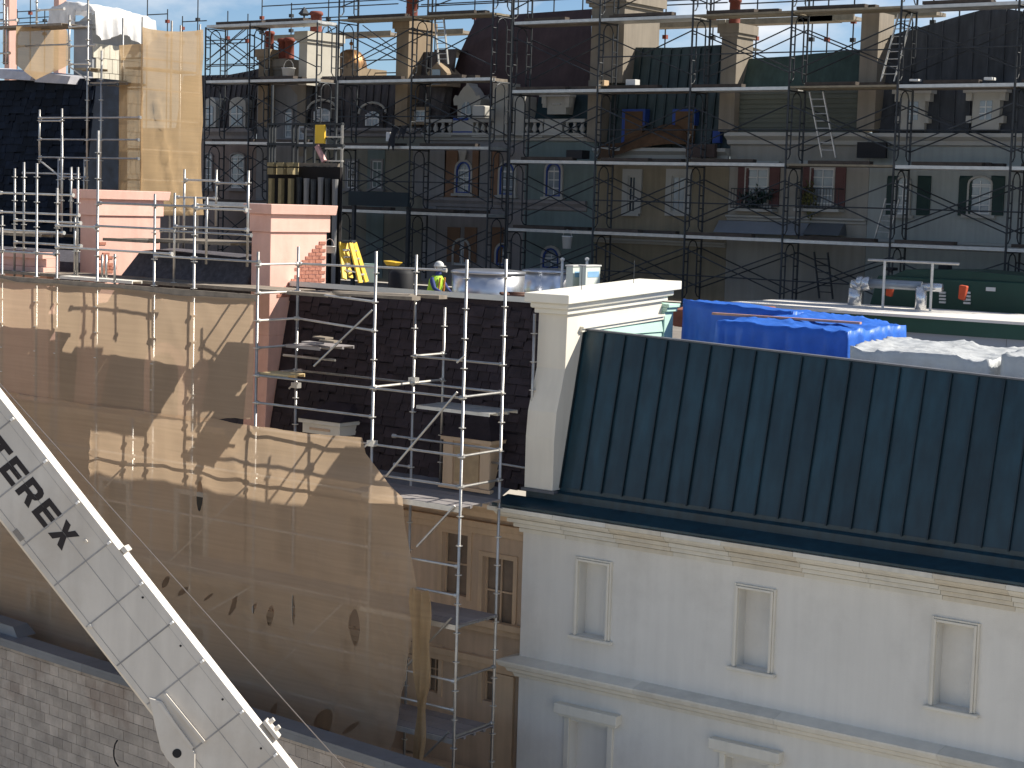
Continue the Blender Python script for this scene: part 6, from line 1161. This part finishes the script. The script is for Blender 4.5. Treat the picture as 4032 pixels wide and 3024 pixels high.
# slate roof
sl_x0, sl_x1 = UY('A',-500,900,5.6).x, UY('A',640,900,5.6).x; slz0, slz1 = 13.6, UY('A',330,690,6.4).z
sr = thing('slate_roof', 'ragged blue black slate roof at the left edge below the stone tower', 'roof', (sl_x0+2,6,13.4)); MB().hexa([(sl_x0,5.75,13.3),(sl_x1-.05,5.75,13.3),(sl_x1-.05,7.5,13.3),(sl_x0,7.5,13.3),(sl_x0,6.45,slz1),(sl_x1-.1,6.45,slz1),(sl_x1-.1,7.5,slz1),(sl_x0,7.5,slz1)]).build('roof_core', mSLATE, sr)
shingles(sr, sl_x0, sl_x1, 5.7, 13.6, 6.42, slz1-.05, .21, .22, .5, mSLATE, 290, 5, key=lambda it: -it[0].x, name='slate')
for (x0,x1,y0,y1) in ((-100,300,585,690),(340,628,625,720)):
    a = UY('A',x0,y0,6.2); b = UY('A',x1,y1,6.2); MB().hexa([(a.x,6.05,a.z-.28),(b.x,6.05,b.z-.04),(b.x,6.9,b.z-.04),(a.x,6.9,a.z-.28),(a.x,6.15,a.z-.02),(b.x,6.15,b.z+.16),(b.x,6.9,b.z+.2),(a.x,6.9,a.z+.02)]).build('ridge_sheet', M('pale ridge sheet', (.42,.42,.45), .7, 0, .15, 3), sr)
# netted scaffold tower
YN = 5.3; XN = UY('A',1240,600,YN).x; XL = UY('A',1040,600,YN).x; YE = UX('A',1772,600,XN).y; nzt = UY('A',1240,235,YN).z; nzb = UY('A2',1240,520,YN).z
nt = thing('net_scaffold', 'slim scaffold tower wrapped in tan netting at upper left', 'scaffold', ((XN+XL)/2,(YN+YE)/2,13.3))
for x,y in ((XL+.05,YN+.06),(XN-.08,YN+.06),(XL+.05,YE-.06),(XN-.08,YE-.06),(XN-.08,(YN+YE)/2)): MB().tube((x,y,13.3),(x,y,nzt+.25),.026,8).build('standard', mGALV, nt, True)
z = 14.0
while z < nzt:
    MB().tube((XN-.08,YN+.06,z),(XN-.08,YE-.06,z),.022,6).build('ledger', mGALVL, nt); MB().tube((XL+.05,YN+.06,z),(XN-.08,YN+.06,z),.022,6).build('ledger', mGALV, nt); z += .75
a = UX('A',1290,1390,XN-.12); b = UX('A2',1560,430,XN-.12); MB().tube(a,b,.024,6).build('brace', mGALVL, nt); MB().box(XL+.1,XN-.12,YN+.1,YE-.1,17.0,17.04).build('platform', mWOOD, nt); MB().box(XL+.1,XN-.12,YN+.1,YE-.1,19.0,19.04).build('platform', mWOOD, nt)
def xyz(r,x,y): p = UX(r,x,y,XN); return (p.y,p.z)
top_ = [xyz('A',1240,235),xyz('A',1330,255),xyz('A',1450,272),xyz('A',1600,275),xyz('A',1700,268),xyz('A',1772,255)]
polyx = [(YN,nzb)]+[(YN,nzb+(top_[0][1]-nzb)*k/6) for k in range(1,6)]+top_+[(YE+.02*math.sin(k*2.2),top_[-1][1]+(nzb-top_[-1][1])*k/8) for k in range(1,8)]+[xyz('A2',1772,545),xyz('A2',1600,552),xyz('A2',1400,548)]
net('debris_net','tall sunlit tan net on the right face of the slim scaffold tower',polyx,XN,mNETD,[],21,.06,.13,folds=[(YN+.4,nzt-1.6,.25,-1,.05,.12),(YN+1.8,nzt-3.3,-.2,-1,.05,.10),(YN+1.2,nzt-3.2,.3,-1,.05,.06)],axis='x')
net('debris_net','narrow shaded tan net on the front face of the slim scaffold tower',[(XL,nzb-.4),(XN-.01,nzb-.4),(XN-.01,UY('A',1240,380,YN).z),(XL,UY('A',1040,395,YN).z),(XL+.03,17.5),(XL-.02,16)],YN,mNETD,[],22,.05,.13)
YS = 4.6; XS = UY('A',148,400,YS).x
def xs_(x,y): p = UX('A',x,y,XS); return (p.y,p.z)
net('debris_net','square tan net with pointed bottom hung left of the stone tower',[xs_(140,560),xs_(140,380),xs_(150,228),xs_(300,232),xs_(590,262),xs_(612,400),xs_(600,565),xs_(540,600),xs_(420,645),xs_(318,695),xs_(240,640)],XS,mNETD,[],23,.04,.12,axis='x')
# tube scaffold of the tower
ls = thing('tower_scaffold', 'galvanised tube scaffold around the stone tower and slate roof', 'scaffold', (XC-2,5,13.3)); LYP = 4.9
for (x,yt,yb_) in ((35,-40,560),(605,130,640),(768,-60,1900),(345,955,1425),(540,945,1900),(885,440,1900),(320,-40,230),(62,60,560),(625,1450,1900),(510,1380,1900),(735,1380,1900)):
    a = UY('A',x,yt,LYP); b = UY('A',x,yb_,LYP); standard(ls,a.x,LYP,max(b.z,13.3),a.z,mGALV,.026,.5,14.2)
for (p0,p1,m) in ((('A',605,230),('A',768,232),mGALVL),(('A',605,395),('A',830,402),mGALVL),(('A',605,555),('A',780,560),mGALVL),(('A',340,1005),('A',1225,1045),mGALV),(('A',345,1050),('A',540,1055),mGALV),(('A',345,1212),('A',1210,1218),mGALV),(('A',345,1366),('A',1210,1385),mGALV),(('A',-20,175),('A',150,182),mGALVL),(('A',330,72),('A',560,92),mGALVL),(('A',-20,465),('A',85,462),mGALVL),(('A',780,735),('A',1030,742),mFRAME),(('A',150,395),('A',605,395),mGALV),(('A',200,1512),('A',690,1512),mGALVL),(('A',560,1540),('A',760,1545),mGALV)):
    xledger(ls,p0,p1,LYP,mat=m)
for (p0,p1) in ((('A',600,575),('A',772,700)),(('A',350,1400),('A',530,1545))): ledger(ls,UY(*p0,LYP),UY(*p1,LYP),.022,mGALVL,'brace')
deck(ls,UY('A',-60,220,LYP).x,UY('A',560,215,LYP).x,LYP-.1,LYP+.8,UY('A',300,215,LYP).z,3,mWOOD); deck(ls,UY('A',640,585,LYP).x,UY('A',780,585,LYP).x,LYP,LYP+.6,UY('A',700,590,LYP).z,2,mWOODY)
deck(ls,UY('A',780,725,LYP).x,UY('A',1030,730,LYP).x,LYP,LYP+.9,UY('A',900,712,LYP).z,3,mWOOD)
for (x,yt,yb_,l) in ((490,-20,190,'right'),(60,-20,90,'left')):
    a = UY('A',x,yt,12); b = UY('A',x,yb_,12); tag(MB().box(a.x-.12,a.x+.12,12,12.3,14,a.z).build('pink_post', mPINK, None, False, .01), '%s of two slim pink posts behind the netted box at upper left' % l, 'post')
